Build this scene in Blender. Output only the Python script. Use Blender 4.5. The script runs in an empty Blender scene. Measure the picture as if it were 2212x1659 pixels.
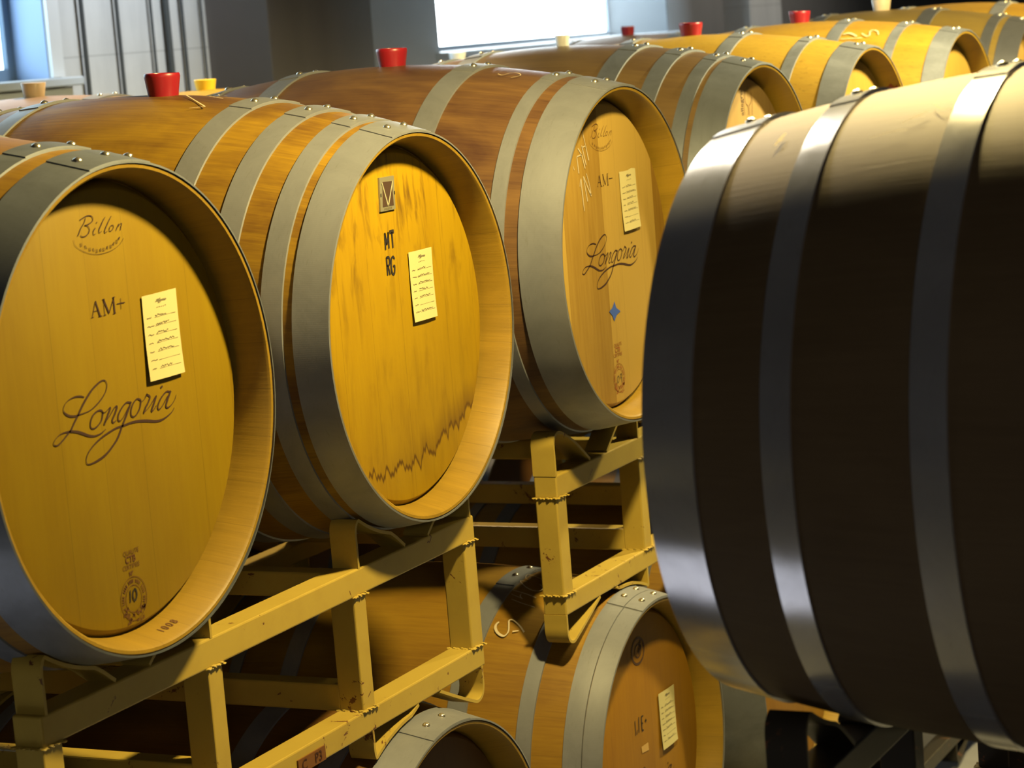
import bpy, bmesh, math, json, random
from mathutils import Vector, Matrix
S = bpy.context.scene
COL = S.collection
PI = math.pi

# ------------------------------------------------------------------ camera, world, light, exposure
cam_d = bpy.data.cameras.new('camera')
cam = bpy.data.objects.new('camera', cam_d); COL.objects.link(cam)
cam.matrix_world = Matrix(((0.43496345, 0.16296584, -0.8855783, -2.40949688),
                           (-0.8970335, -0.00714573, -0.44190479, -1.69830659),
                           (-0.07834349, 0.98660583, 0.14307769, 0.41613832),
                           (0, 0, 0, 1)))
cam_d.sensor_width = 36.0
cam_d.lens = 5285.03 * 36.0 / 2212.0
cam_d.clip_start = 0.05; cam_d.clip_end = 80
cam_d.dof.use_dof = True
cam_d.dof.focus_distance = 3.7
cam_d.dof.aperture_fstop = 10.0
S.camera = cam
world = bpy.data.worlds.new('world'); S.world = world
world.use_nodes = True
world.node_tree.nodes['Background'].inputs[0].default_value = (0.10, 0.10, 0.13, 1)
world.node_tree.nodes['Background'].inputs[1].default_value = 0.0
S.view_settings.view_transform = 'Standard'
S.view_settings.look = 'None'
S.view_settings.exposure = 0.0
S.view_settings.gamma = 1.0
S.view_settings.use_curve_mapping = False
S.cycles.max_bounces = 8
S.cycles.diffuse_bounces = 1
S.cycles.glossy_bounces = 4
S.cycles.sample_clamp_indirect = 4.0
S.cycles.use_denoising = True

def spot(name, loc, target, power, colour, angle, blend, radius):
    l = bpy.data.lights.new(name, 'SPOT'); l.energy = power; l.color = colour
    l.spot_size = math.radians(angle); l.spot_blend = blend; l.shadow_soft_size = radius
    o = bpy.data.objects.new(name, l); COL.objects.link(o); o.location = loc
    o.rotation_euler = (Vector(target) - Vector(loc)).to_track_quat('-Z', 'Y').to_euler()
    return o
WARM = (1.0, 0.77, 0.31)
# hanging lamps over the aisle, between the two rows
spot('aisle_lamp_light', (0.70, -0.74, 1.05), (0.74, -0.40, -1.0), 235, WARM, 152, 0.35, 0.06)
spot('aisle_lamp_light', (3.45, -0.70, 1.08), (3.7, 0.0, -1.0), 360, (1.0, 0.83, 0.42), 132, 0.35, 0.07)
spot('aisle_lamp_light', (6.00, -0.75, 1.10), (6.0, -0.20, -1.0), 290, WARM, 130, 0.3, 0.08)
# whiter track spot trained on the end barrel across the aisle
spot('track_spot_light', (1.02, -0.04, 1.22), (0.05, -0.78, 0.25), 115, (1.0, 0.88, 0.68), 27, 1.0, 0.10)
spot('far_wall_fill', (9.6, 1.5, 2.2), (9.9, 2.95, 0.5), 130, (1.0, 0.93, 0.82), 90, 0.8, 0.15)  # added fill that lifts the far wall out of black
# lamp behind the row, above the second row of barrels
spot('back_row_lamp_light', (2.62, 1.25, 1.55), (2.35, 1.50, 0.0), 190, (1.0, 0.74, 0.40), 80, 0.5, 0.06)
# added unseen fills that stand for no known lamp of the cellar
spot('bay_wall_fill', (4.15, 2.05, 1.75), (4.2, 2.95, 0.95), 150, (0.86, 0.93, 1.0), 62, 0.8, 0.12)  # cool fill put in to brighten the concrete bay
spot('floor_patch_fill', (-1.02, 0.62, 2.35), (-0.98, 0.50, -1.6), 3600, (0.90, 0.91, 1.0), 15, 0.3, 0.06)  # added spot on an unseen floor patch for the hoops to reflect
spot('camera_side_fill', (-4.3, -2.9, 1.0), (0.0, -1.1, -0.2), 75, (1.0, 0.90, 0.80), 60, 0.6, 0.35)  # weak fill added for the shaded side of the foreground barrel

# ------------------------------------------------------------------ helpers
def obj(name, bm, mat, parent=None, smooth=True, loc=None):
    me = bpy.data.meshes.new(name); bm.to_mesh(me); bm.free()
    if smooth:
        me.polygons.foreach_set('use_smooth', [True] * len(me.polygons))
        me.set_sharp_from_angle(angle=math.radians(35))
    if mat: me.materials.append(mat)
    o = bpy.data.objects.new(name, me); COL.objects.link(o)
    if parent: o.parent = parent
    if loc: o.location = loc
    return o
def empty(name, loc, rz=0):
    o = bpy.data.objects.new(name, None); COL.objects.link(o); o.location = loc; o.rotation_euler[2] = rz
    o.empty_display_size = 0.1
    return o
def tag(o, label, cat, group=None):
    o['label'] = label; o['category'] = cat
    if group: o['group'] = group
    return o
def struct(o): o['kind'] = 'structure'; return o
def box(bm, x0, x1, y0, y1, z0, z1, bev=0.0):
    vs = [bm.verts.new((x, y, z)) for x in (x0, x1) for y in (y0, y1) for z in (z0, z1)]
    idx = [(0, 1, 3, 2), (4, 6, 7, 5), (0, 4, 5, 1), (2, 3, 7, 6), (0, 2, 6, 4), (1, 5, 7, 3)]
    fs = [bm.faces.new([vs[i] for i in f]) for f in idx]
    if bev > 0:
        es = set(e for f in fs for e in f.edges)
        bmesh.ops.bevel(bm, geom=list(es), offset=bev, segments=2, affect='EDGES', profile=0.5)
    return bm
def lathe_y(bm, prof, seg=96, tilt=0.0, closed=False, a0=0.0, a1=2 * PI):
    """prof = [(t, r)] revolved about the +y axis; z is carried up with t by tilt"""
    full = abs(a1 - a0 - 2 * PI) < 1e-6
    n = seg if full else seg + 1
    rings = []
    for (t, r) in prof:
        ring = []
        for i in range(n):
            a = a0 + (a1 - a0) * i / seg
            ring.append(bm.verts.new((r * math.sin(a), t, r * math.cos(a) + tilt * t)))
        rings.append(ring)
    m = len(prof)
    for j in range(m if closed else m - 1):
        A = rings[j]; B = rings[(j + 1) % m]
        for i in range(seg):
            k = (i + 1) % n
            bm.faces.new((A[i], A[k], B[k], B[i]))
    if closed and not full:
        bm.faces.new([r[0] for r in rings]); bm.faces.new([r[-1] for r in reversed(rings)])
    return rings
def lathe_z(bm, prof, seg=32, cx=0, cy=0):
    rings = []
    for (z, r) in prof:
        if r < 1e-6:
            rings.append([bm.verts.new((cx, cy, z))])
        else:
            rings.append([bm.verts.new((cx + r * math.cos(2 * PI * i / seg), cy + r * math.sin(2 * PI * i / seg), z)) for i in range(seg)])
    for A, B in zip(rings, rings[1:]):
        for i in range(seg):
            k = (i + 1) % seg
            if len(A) == 1: bm.faces.new((A[0], B[k], B[i]))
            elif len(B) == 1: bm.faces.new((A[i], A[k], B[0]))
            else: bm.faces.new((A[i], A[k], B[k], B[i]))
def smooth_line(P, sub=5):
    if len(P) < 3: return P
    out = []
    Q = [P[0]] + list(P) + [P[-1]]
    for i in range(1, len(Q) - 2):
        a, b, c, d = Q[i - 1], Q[i], Q[i + 1], Q[i + 2]
        for s in range(sub):
            t = s / sub
            out.append([0.5 * ((2 * b[k]) + (-a[k] + c[k]) * t + (2 * a[k] - 5 * b[k] + 4 * c[k] - d[k]) * t * t + (-a[k] + 3 * b[k] - 3 * c[k] + d[k]) * t ** 3) for k in range(len(b))])
    out.append(list(P[-1]))
    return out
def ribbon(bm, P, place, sub=5, wmul=1.0):
    """P = [(u, v, width)] -> flat ribbon of ink / chalk; place(u, v) gives the 3D point"""
    P = smooth_line(P, sub)
    L = R = None
    n = len(P)
    for i in range(n):
        a = P[max(i - 1, 0)]; b = P[min(i + 1, n - 1)]
        pa, pb = place(a[0], a[1]), place(b[0], b[1])
        p, nrm = place(P[i][0], P[i][1], True)
        d = (pb - pa)
        if d.length < 1e-7: continue
        s = d.normalized().cross(nrm).normalized() * max(P[i][2], 0.0006) * 0.5 * wmul
        l, r = bm.verts.new(p + s), bm.verts.new(p - s)
        if L: bm.faces.new((L, R, r, l))
        L, R = l, r
def poly(bm, pts, place):
    vs = [bm.verts.new(place(p[0], p[1])) for p in pts]
    bm.faces.new(vs)
def ring_flat(bm, cx, cz, r, w, place, seg=48, a0=0, a1=2 * PI, sx=1.0):
    pts = [(cx + sx * r * math.cos(a0 + (a1 - a0) * i / seg), cz + r * math.sin(a0 + (a1 - a0) * i / seg), w) for i in range(seg + 1)]
    ribbon(bm, pts, place, 1)
_fonts = {}
def text_mesh(bm, txt, cx, cz, size, place, ang=0.0, sx=1.0, bold=0.0):
    """flat lettering: the built-in font turned into polygons"""
    cu = bpy.data.curves.new('t', 'FONT'); cu.body = txt; cu.size = size; cu.align_x = 'CENTER'; cu.align_y = 'CENTER'
    cu.offset = bold
    o = bpy.data.objects.new('t', cu); COL.objects.link(o)
    bpy.context.view_layer.update()
    dg = bpy.context.evaluated_depsgraph_get()
    me = bpy.data.meshes.new_from_object(o.evaluated_get(dg))
    ca, sa = math.cos(ang), math.sin(ang)
    vs = []
    for v in me.vertices:
        x, y = v.co.x * sx, v.co.y
        vs.append(bm.verts.new(place(cx + x * ca - y * sa, cz + x * sa + y * ca)))
    for p in me.polygons:
        try: bm.faces.new([vs[i] for i in p.vertices])
        except ValueError: pass
    bpy.data.objects.remove(o); bpy.data.curves.remove(cu); bpy.data.meshes.remove(me)
HD = 0.045
def on_head(off=0.0008, dep=HD):
    nrm = Vector((0, -1, 0))
    def f(u, v, n=False):
        p = Vector((u, dep - off, v))
        return (p, nrm) if n else p
    return f
def on_shell(prof, tilt, off=0.0012):
    def f(t, a, n=False):
        r = prof(t) + off
        p = Vector((r * math.sin(a), t, r * math.cos(a) + tilt * t))
        return (p, Vector((math.sin(a), 0, math.cos(a)))) if n else p
    return f

# ------------------------------------------------------------------ materials
class NT:
    def __init__(s, name):
        s.m = bpy.data.materials.new(name); s.m.use_nodes = True
        s.t = s.m.node_tree; s.n = s.t.nodes; s.b = s.n['Principled BSDF']
    def node(s, typ, **kw):
        n = s.n.new(typ)
        for k, v in kw.items():
            if k.startswith('i_'):
                n.inputs[int(k[2:])].default_value = v
            else: setattr(n, k, v)
        return n
    def link(s, a, b): s.t.links.new(a, b)
    def math(s, op, a, b=None, c=None, clamp=False):
        n = s.n.new('ShaderNodeMath'); n.operation = op; n.use_clamp = clamp
        for i, x in enumerate((a, b, c)):
            if x is None: continue
            if isinstance(x, (int, float)): n.inputs[i].default_value = x
            else: s.link(x, n.inputs[i])
        return n.outputs[0]
    def comb(s, x, y, z):
        n = s.n.new('ShaderNodeCombineXYZ')
        for i, v in enumerate((x, y, z)):
            if isinstance(v, (int, float)): n.inputs[i].default_value = v
            else: s.link(v, n.inputs[i])
        return n.outputs[0]
    def noise(s, vec, scale, detail=4, rough=0.55, dist=0.0):
        n = s.n.new('ShaderNodeTexNoise'); s.link(vec, n.inputs['Vector'])
        n.inputs['Scale'].default_value = scale; n.inputs['Detail'].default_value = detail
        n.inputs['Roughness'].default_value = rough; n.inputs['Distortion'].default_value = dist
        return n.outputs['Fac']
    def white(s, x):
        n = s.n.new('ShaderNodeTexWhiteNoise'); n.noise_dimensions = '1D'; s.link(x, n.inputs['W']); return n.outputs['Value']
    def ramp(s, x, a, b, clamp=True):
        n = s.n.new('ShaderNodeMapRange'); n.clamp = clamp
        s.link(x, n.inputs[0]); n.inputs[1].default_value = a; n.inputs[2].default_value = b
        return n.outputs[0]
    def mix(s, f, a, b):
        n = s.n.new('ShaderNodeMix'); n.data_type = 'RGBA'
        if isinstance(f, (int, float)): n.inputs[0].default_value = f
        else: s.link(f, n.inputs[0])
        for i, x in ((6, a), (7, b)):
            if isinstance(x, tuple): n.inputs[i].default_value = (*x, 1)
            else: s.link(x, n.inputs[i])
        return n.outputs[2]
    def bump(s, h, strength, dist=0.002):
        n = s.n.new('ShaderNodeBump'); n.inputs['Strength'].default_value = strength; n.inputs['Distance'].default_value = dist
        s.link(h, n.inputs['Height']); s.link(n.outputs[0], s.b.inputs['Normal'])
    def obj_xyz(s):
        tc = s.n.new('ShaderNodeTexCoord'); sp = s.n.new('ShaderNodeSeparateXYZ'); s.link(tc.outputs['Object'], sp.inputs[0])
        return tc.outputs['Object'], sp.outputs[0], sp.outputs[1], sp.outputs[2]
def plain(name, col, rough=0.5, metal=0.0, spec=0.5, emit=None, estr=0.0):
    k = NT(name); k.b.inputs['Base Color'].default_value = (*col, 1)
    k.b.inputs['Roughness'].default_value = rough; k.b.inputs['Metallic'].default_value = metal
    k.b.inputs['Specular IOR Level'].default_value = spec
    if emit:
        k.b.inputs['Emission Color'].default_value = (*emit, 1); k.b.inputs['Emission Strength'].default_value = estr
    return k.m

WOOD = 0.45
def wood_shell(name, light, dark, tilt=0.0, seed=0.0, blotch=0.5, rough=0.5, staves=29, seam_d=0.16, fleck=0.0, raw=(0.76, 0.46, 0.04), rh=0.298):
    """oak staves running along the barrel (object y)"""
    light, dark, raw = (tuple(q * WOOD for q in c) for c in (light, dark, raw))
    k = NT(name); v, x, y, z = k.obj_xyz()
    zz = k.math('SUBTRACT', z, k.math('MULTIPLY', y, tilt))
    th = k.math('ARCTAN2', x, zz)
    u = k.math('MULTIPLY_ADD', th, staves / (2 * PI), seed + 0.37)
    fl = k.math('FLOOR', u); fr = k.math('SUBTRACT', u, fl)
    rnd = k.white(k.math('ADD', fl, seed * 3.1))
    seam = k.math('GREATER_THAN', k.math('ABSOLUTE', k.math('SUBTRACT', fr, 0.5)), 0.491)
    # vectors stretched along the grain
    g = k.noise(k.comb(k.math('MULTIPLY', th, 42), k.math('MULTIPLY', y, 5), k.math('MULTIPLY', rnd, 9)), 1.6, 6, 0.65, 0.4)
    bl = k.noise(k.comb(k.math('MULTIPLY_ADD', th, 2.2, seed), k.math('MULTIPLY', y, 2.6), seed), 1.7, 4, 0.6, 0.6)
    f = k.math('ADD', k.math('MULTIPLY', k.ramp(g, 0.3, 0.72), 0.42), k.math('MULTIPLY', k.ramp(bl, 0.32, 0.70), blotch))
    f = k.math('ADD', f, k.math('MULTIPLY', k.math('SUBTRACT', rnd, 0.5), 0.22), clamp=True)
    c = k.mix(f, light, dark)
    c = k.mix(k.math('MULTIPLY', seam, seam_d), c, tuple(q * 0.25 for q in dark))
    if fleck > 0:
        fn = k.noise(k.comb(k.math('MULTIPLY', th, 60), k.math('MULTIPLY', y, 55), seed), 1.0, 3, 0.6, 0.6)
        c = k.mix(k.math('MULTIPLY', k.ramp(fn, 0.56, 0.68), fleck), c, tuple(q * 0.45 for q in dark))
    rr = k.math('SQRT', k.math('ADD', k.math('MULTIPLY', x, x), k.math('MULTIPLY', zz, zz)))
    ends = k.math('MAXIMUM', k.math('LESS_THAN', y, 0.055), k.math('GREATER_THAN', y, 0.845))
    inside = k.math('MULTIPLY', ends, k.math('LESS_THAN', rr, rh - 0.0045))
    rawc = k.mix(k.math('MULTIPLY', f, 0.8), raw, tuple(q * 0.55 for q in raw))
    rawc = k.mix(k.math('MULTIPLY', seam, 0.3), rawc, tuple(q * 0.3 for q in raw))
    c = k.mix(inside, c, rawc)
    k.link(c, k.b.inputs['Base Color'])
    k.b.inputs['Roughness'].default_value = rough
    k.b.inputs['Specular IOR Level'].default_value = 0.35
    k.bump(k.math('SUBTRACT', k.math('MULTIPLY', g, 0.5), k.math('MULTIPLY', seam, 0.9)), 0.35, 0.0015)
    return k.m
def wood_head(name, light, dark, seed=0.0, planks=10.0, blotch=0.35, stain=None, tilt=0.0, grime=0.0, contrast=0.5):
    """head boards running up and down (object z)"""
    light, dark = (tuple(q * WOOD for q in c) for c in (light, dark))
    k = NT(name); v, x, y, z = k.obj_xyz()
    u = k.math('MULTIPLY_ADD', x, planks, seed)
    u = k.math('ADD', u, k.math('MULTIPLY', k.math('SINE', k.math('MULTIPLY', u, 2.1)), 0.16))
    fl = k.math('FLOOR', u); fr = k.math('SUBTRACT', u, fl)
    rnd = k.white(k.math('ADD', fl, seed * 7.7))
    seam = k.math('GREATER_THAN', k.math('ABSOLUTE', k.math('SUBTRACT', fr, 0.5)), 0.494)
    g = k.noise(k.comb(k.math('MULTIPLY', x, 75), k.math('MULTIPLY', y, 60), k.math('ADD', k.math('MULTIPLY', z, 5), k.math('MULTIPLY', rnd, 6))), 1.5, 7, 0.62, 0.3)
    bl = k.noise(k.comb(k.math('MULTIPLY_ADD', x, 11, seed * 2), seed, k.math('MULTIPLY', z, 4)), 1.2, 4, 0.55, 0.8)
    f = k.math('ADD', k.math('MULTIPLY', k.ramp(g, 0.3, 0.72), 0.34), k.math('MULTIPLY', k.ramp(bl, 0.35, 0.72), blotch))
    f = k.math('ADD', f, k.math('MULTIPLY', k.math('SUBTRACT', rnd, 0.5), contrast), clamp=True)
    c = k.mix(f, light, dark)
    c = k.mix(k.math('MULTIPLY', seam, 0.3), c, tuple(q * 0.3 for q in dark))
    if grime > 0:       # old dried drips, long and narrow, densest high on the head
        gr = k.noise(k.comb(k.math('MULTIPLY', x, 34), 0.0, k.math('MULTIPLY_ADD', z, 7, seed)), 1.3, 4, 0.6, 0.5)
        gm = k.math('MULTIPLY', k.ramp(gr, 0.52, 0.72), k.math('ADD', k.ramp(z, 0.0, 0.26), 0.35))
        c = k.mix(k.math('MULTIPLY', gm, grime, clamp=True), c, (0.085, 0.035, 0.006))
    if stain:           # tide line left by a leak low on the head: jagged, dark along its edge
        n1 = k.noise(k.comb(k.math('MULTIPLY', x, 34), 3.0, 0.0), 1.0, 2, 0.75)
        lvl = k.math('ADD', k.math('MULTIPLY_ADD', k.math('SUBTRACT', n1, 0.5), 0.11, stain), k.math('MULTIPLY', k.math('MAXIMUM', k.math('ADD', x, -0.04), 0.0), 0.32))
        dz = k.math('SUBTRACT', z, lvl)
        edge = k.math('SUBTRACT', 1.0, k.ramp(k.math('ABSOLUTE', dz), 0.0015, 0.006))
        above = k.math('MULTIPLY', k.math('GREATER_THAN', dz, 0.0), k.math('SUBTRACT', 1.0, k.ramp(dz, 0.0, 0.045)))
        side = k.ramp(x, -0.12, 0.16)
        c = k.mix(k.math('MULTIPLY', edge, 0.8), c, (0.06, 0.02, 0.004))
        c = k.mix(k.math('MULTIPLY', k.math('MULTIPLY', above, side), 0.65), c, (0.08, 0.03, 0.005))
    k.link(c, k.b.inputs['Base Color'])
    k.b.inputs['Roughness'].default_value = 0.48
    k.b.inputs['Specular IOR Level'].default_value = 0.35
    k.bump(k.math('SUBTRACT', k.math('MULTIPLY', g, 0.4), k.math('MULTIPLY', seam, 0.8)), 0.22, 0.001)
    return k.m
def hoop_mat(name, base, metal=0.6, rough=0.42, dirt=0.5, seed=0.0):
    k = NT(name); v, x, y, z = k.obj_xyz()
    n1 = k.noise(k.comb(k.math('ADD', x, seed), y, z), 9, 5, 0.65, 0.5)
    n2 = k.noise(k.comb(k.math('ADD', x, seed), k.math('MULTIPLY', y, 6), z), 40, 4, 0.7)
    th = k.math('ARCTAN2', x, z)
    fine = k.math('SINE', k.math('MULTIPLY', th, 620))
    c = k.mix(k.math('MULTIPLY', k.ramp(n1, 0.35, 0.7), dirt), base, tuple(q * 0.52 for q in base))
    c = k.mix(k.math('MULTIPLY', k.ramp(n2, 0.6, 0.75), 0.35), c, (base[0] * 0.5, base[1] * 0.45, base[2] * 0.3))
    k.link(c, k.b.inputs['Base Color'])
    k.link(k.math('MULTIPLY_ADD', n1, 0.25, rough - 0.12), k.b.inputs['Roughness'])
    k.b.inputs['Metallic'].default_value = metal
    k.bump(k.math('ADD', n1, k.math('MULTIPLY', fine, 0.03)), 0.12, 0.002)
    return k.m
def rack_paint(name, base):
    k = NT(name); v, x, y, z = k.obj_xyz()
    n1 = k.noise(v, 26, 5, 0.7, 1.2); n2 = k.noise(v, 7, 3, 0.5)
    chip = k.math('GREATER_THAN', k.math('ADD', k.math('MULTIPLY', n1, 0.75), k.math('MULTIPLY', n2, 0.25)), 0.625)
    dirt = k.ramp(k.noise(v, 14, 5, 0.6), 0.45, 0.75)
    c = k.mix(k.math('MULTIPLY', dirt, 0.25), base, (base[0] * 0.6, base[1] * 0.5, base[2] * 0.4))
    c = k.mix(chip, c, (0.13, 0.045, 0.015))
    k.link(c, k.b.inputs['Base Color'])
    k.b.inputs['Roughness'].default_value = 0.42
    k.bump(k.math('SUBTRACT', n2, k.math('MULTIPLY', chip, 0.6)), 0.2, 0.001)
    return k.m

INK = plain('scorched_brand', (0.035, 0.009, 0.005), 0.8)
INK_SOFT = plain('faded_brand', (0.11, 0.04, 0.008), 0.8)
INK_DARK = plain('black_stencil_ink', (0.018, 0.014, 0.014), 0.7)
CHALK = plain('chalk', (0.62, 0.52, 0.33), 0.9)
PAPER = plain('cream_card', (0.60, 0.53, 0.24), 0.8)
PEN = plain('grey_pen', (0.18, 0.15, 0.08), 0.8)
GALV = hoop_mat('galvanised_hoop', (0.265, 0.275, 0.29), 0.40, 0.45, 0.5, 0.0)
GALV_B = hoop_mat('galvanised_hoop_weathered', (0.20, 0.22, 0.245), 0.45, 0.45, 0.7, 4.0)
GALV_M = hoop_mat('galvanised_hoop_mottled', (0.24, 0.255, 0.27), 0.45, 0.5, 0.95, 6.0)
GALV_R = hoop_mat('galvanised_hoop_polished', (0.56, 0.57, 0.60), 0.68, 0.17, 0.35, 9.0)
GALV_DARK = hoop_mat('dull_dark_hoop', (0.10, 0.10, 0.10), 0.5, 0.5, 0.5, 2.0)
RIVET = plain('rivet_steel', (0.62, 0.56, 0.42), 0.28, 0.9)
RACK = rack_paint('cream_yellow_rack_paint', (0.46, 0.33, 0.058))
RACK_SHADED = rack_paint('rack_paint_shaded', (0.022, 0.018, 0.012))  # rack paint darkened to near black; the shadow is in the colour
RED = plain('red_silicone', (0.27, 0.010, 0.018), 0.36)
CREAM = plain('cream_silicone', (0.52, 0.40, 0.25), 0.4)
YELLOW = plain('yellow_silicone', (0.85, 0.60, 0.03), 0.4)
WHITE = plain('white_silicone', (0.85, 0.85, 0.80), 0.4)

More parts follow.
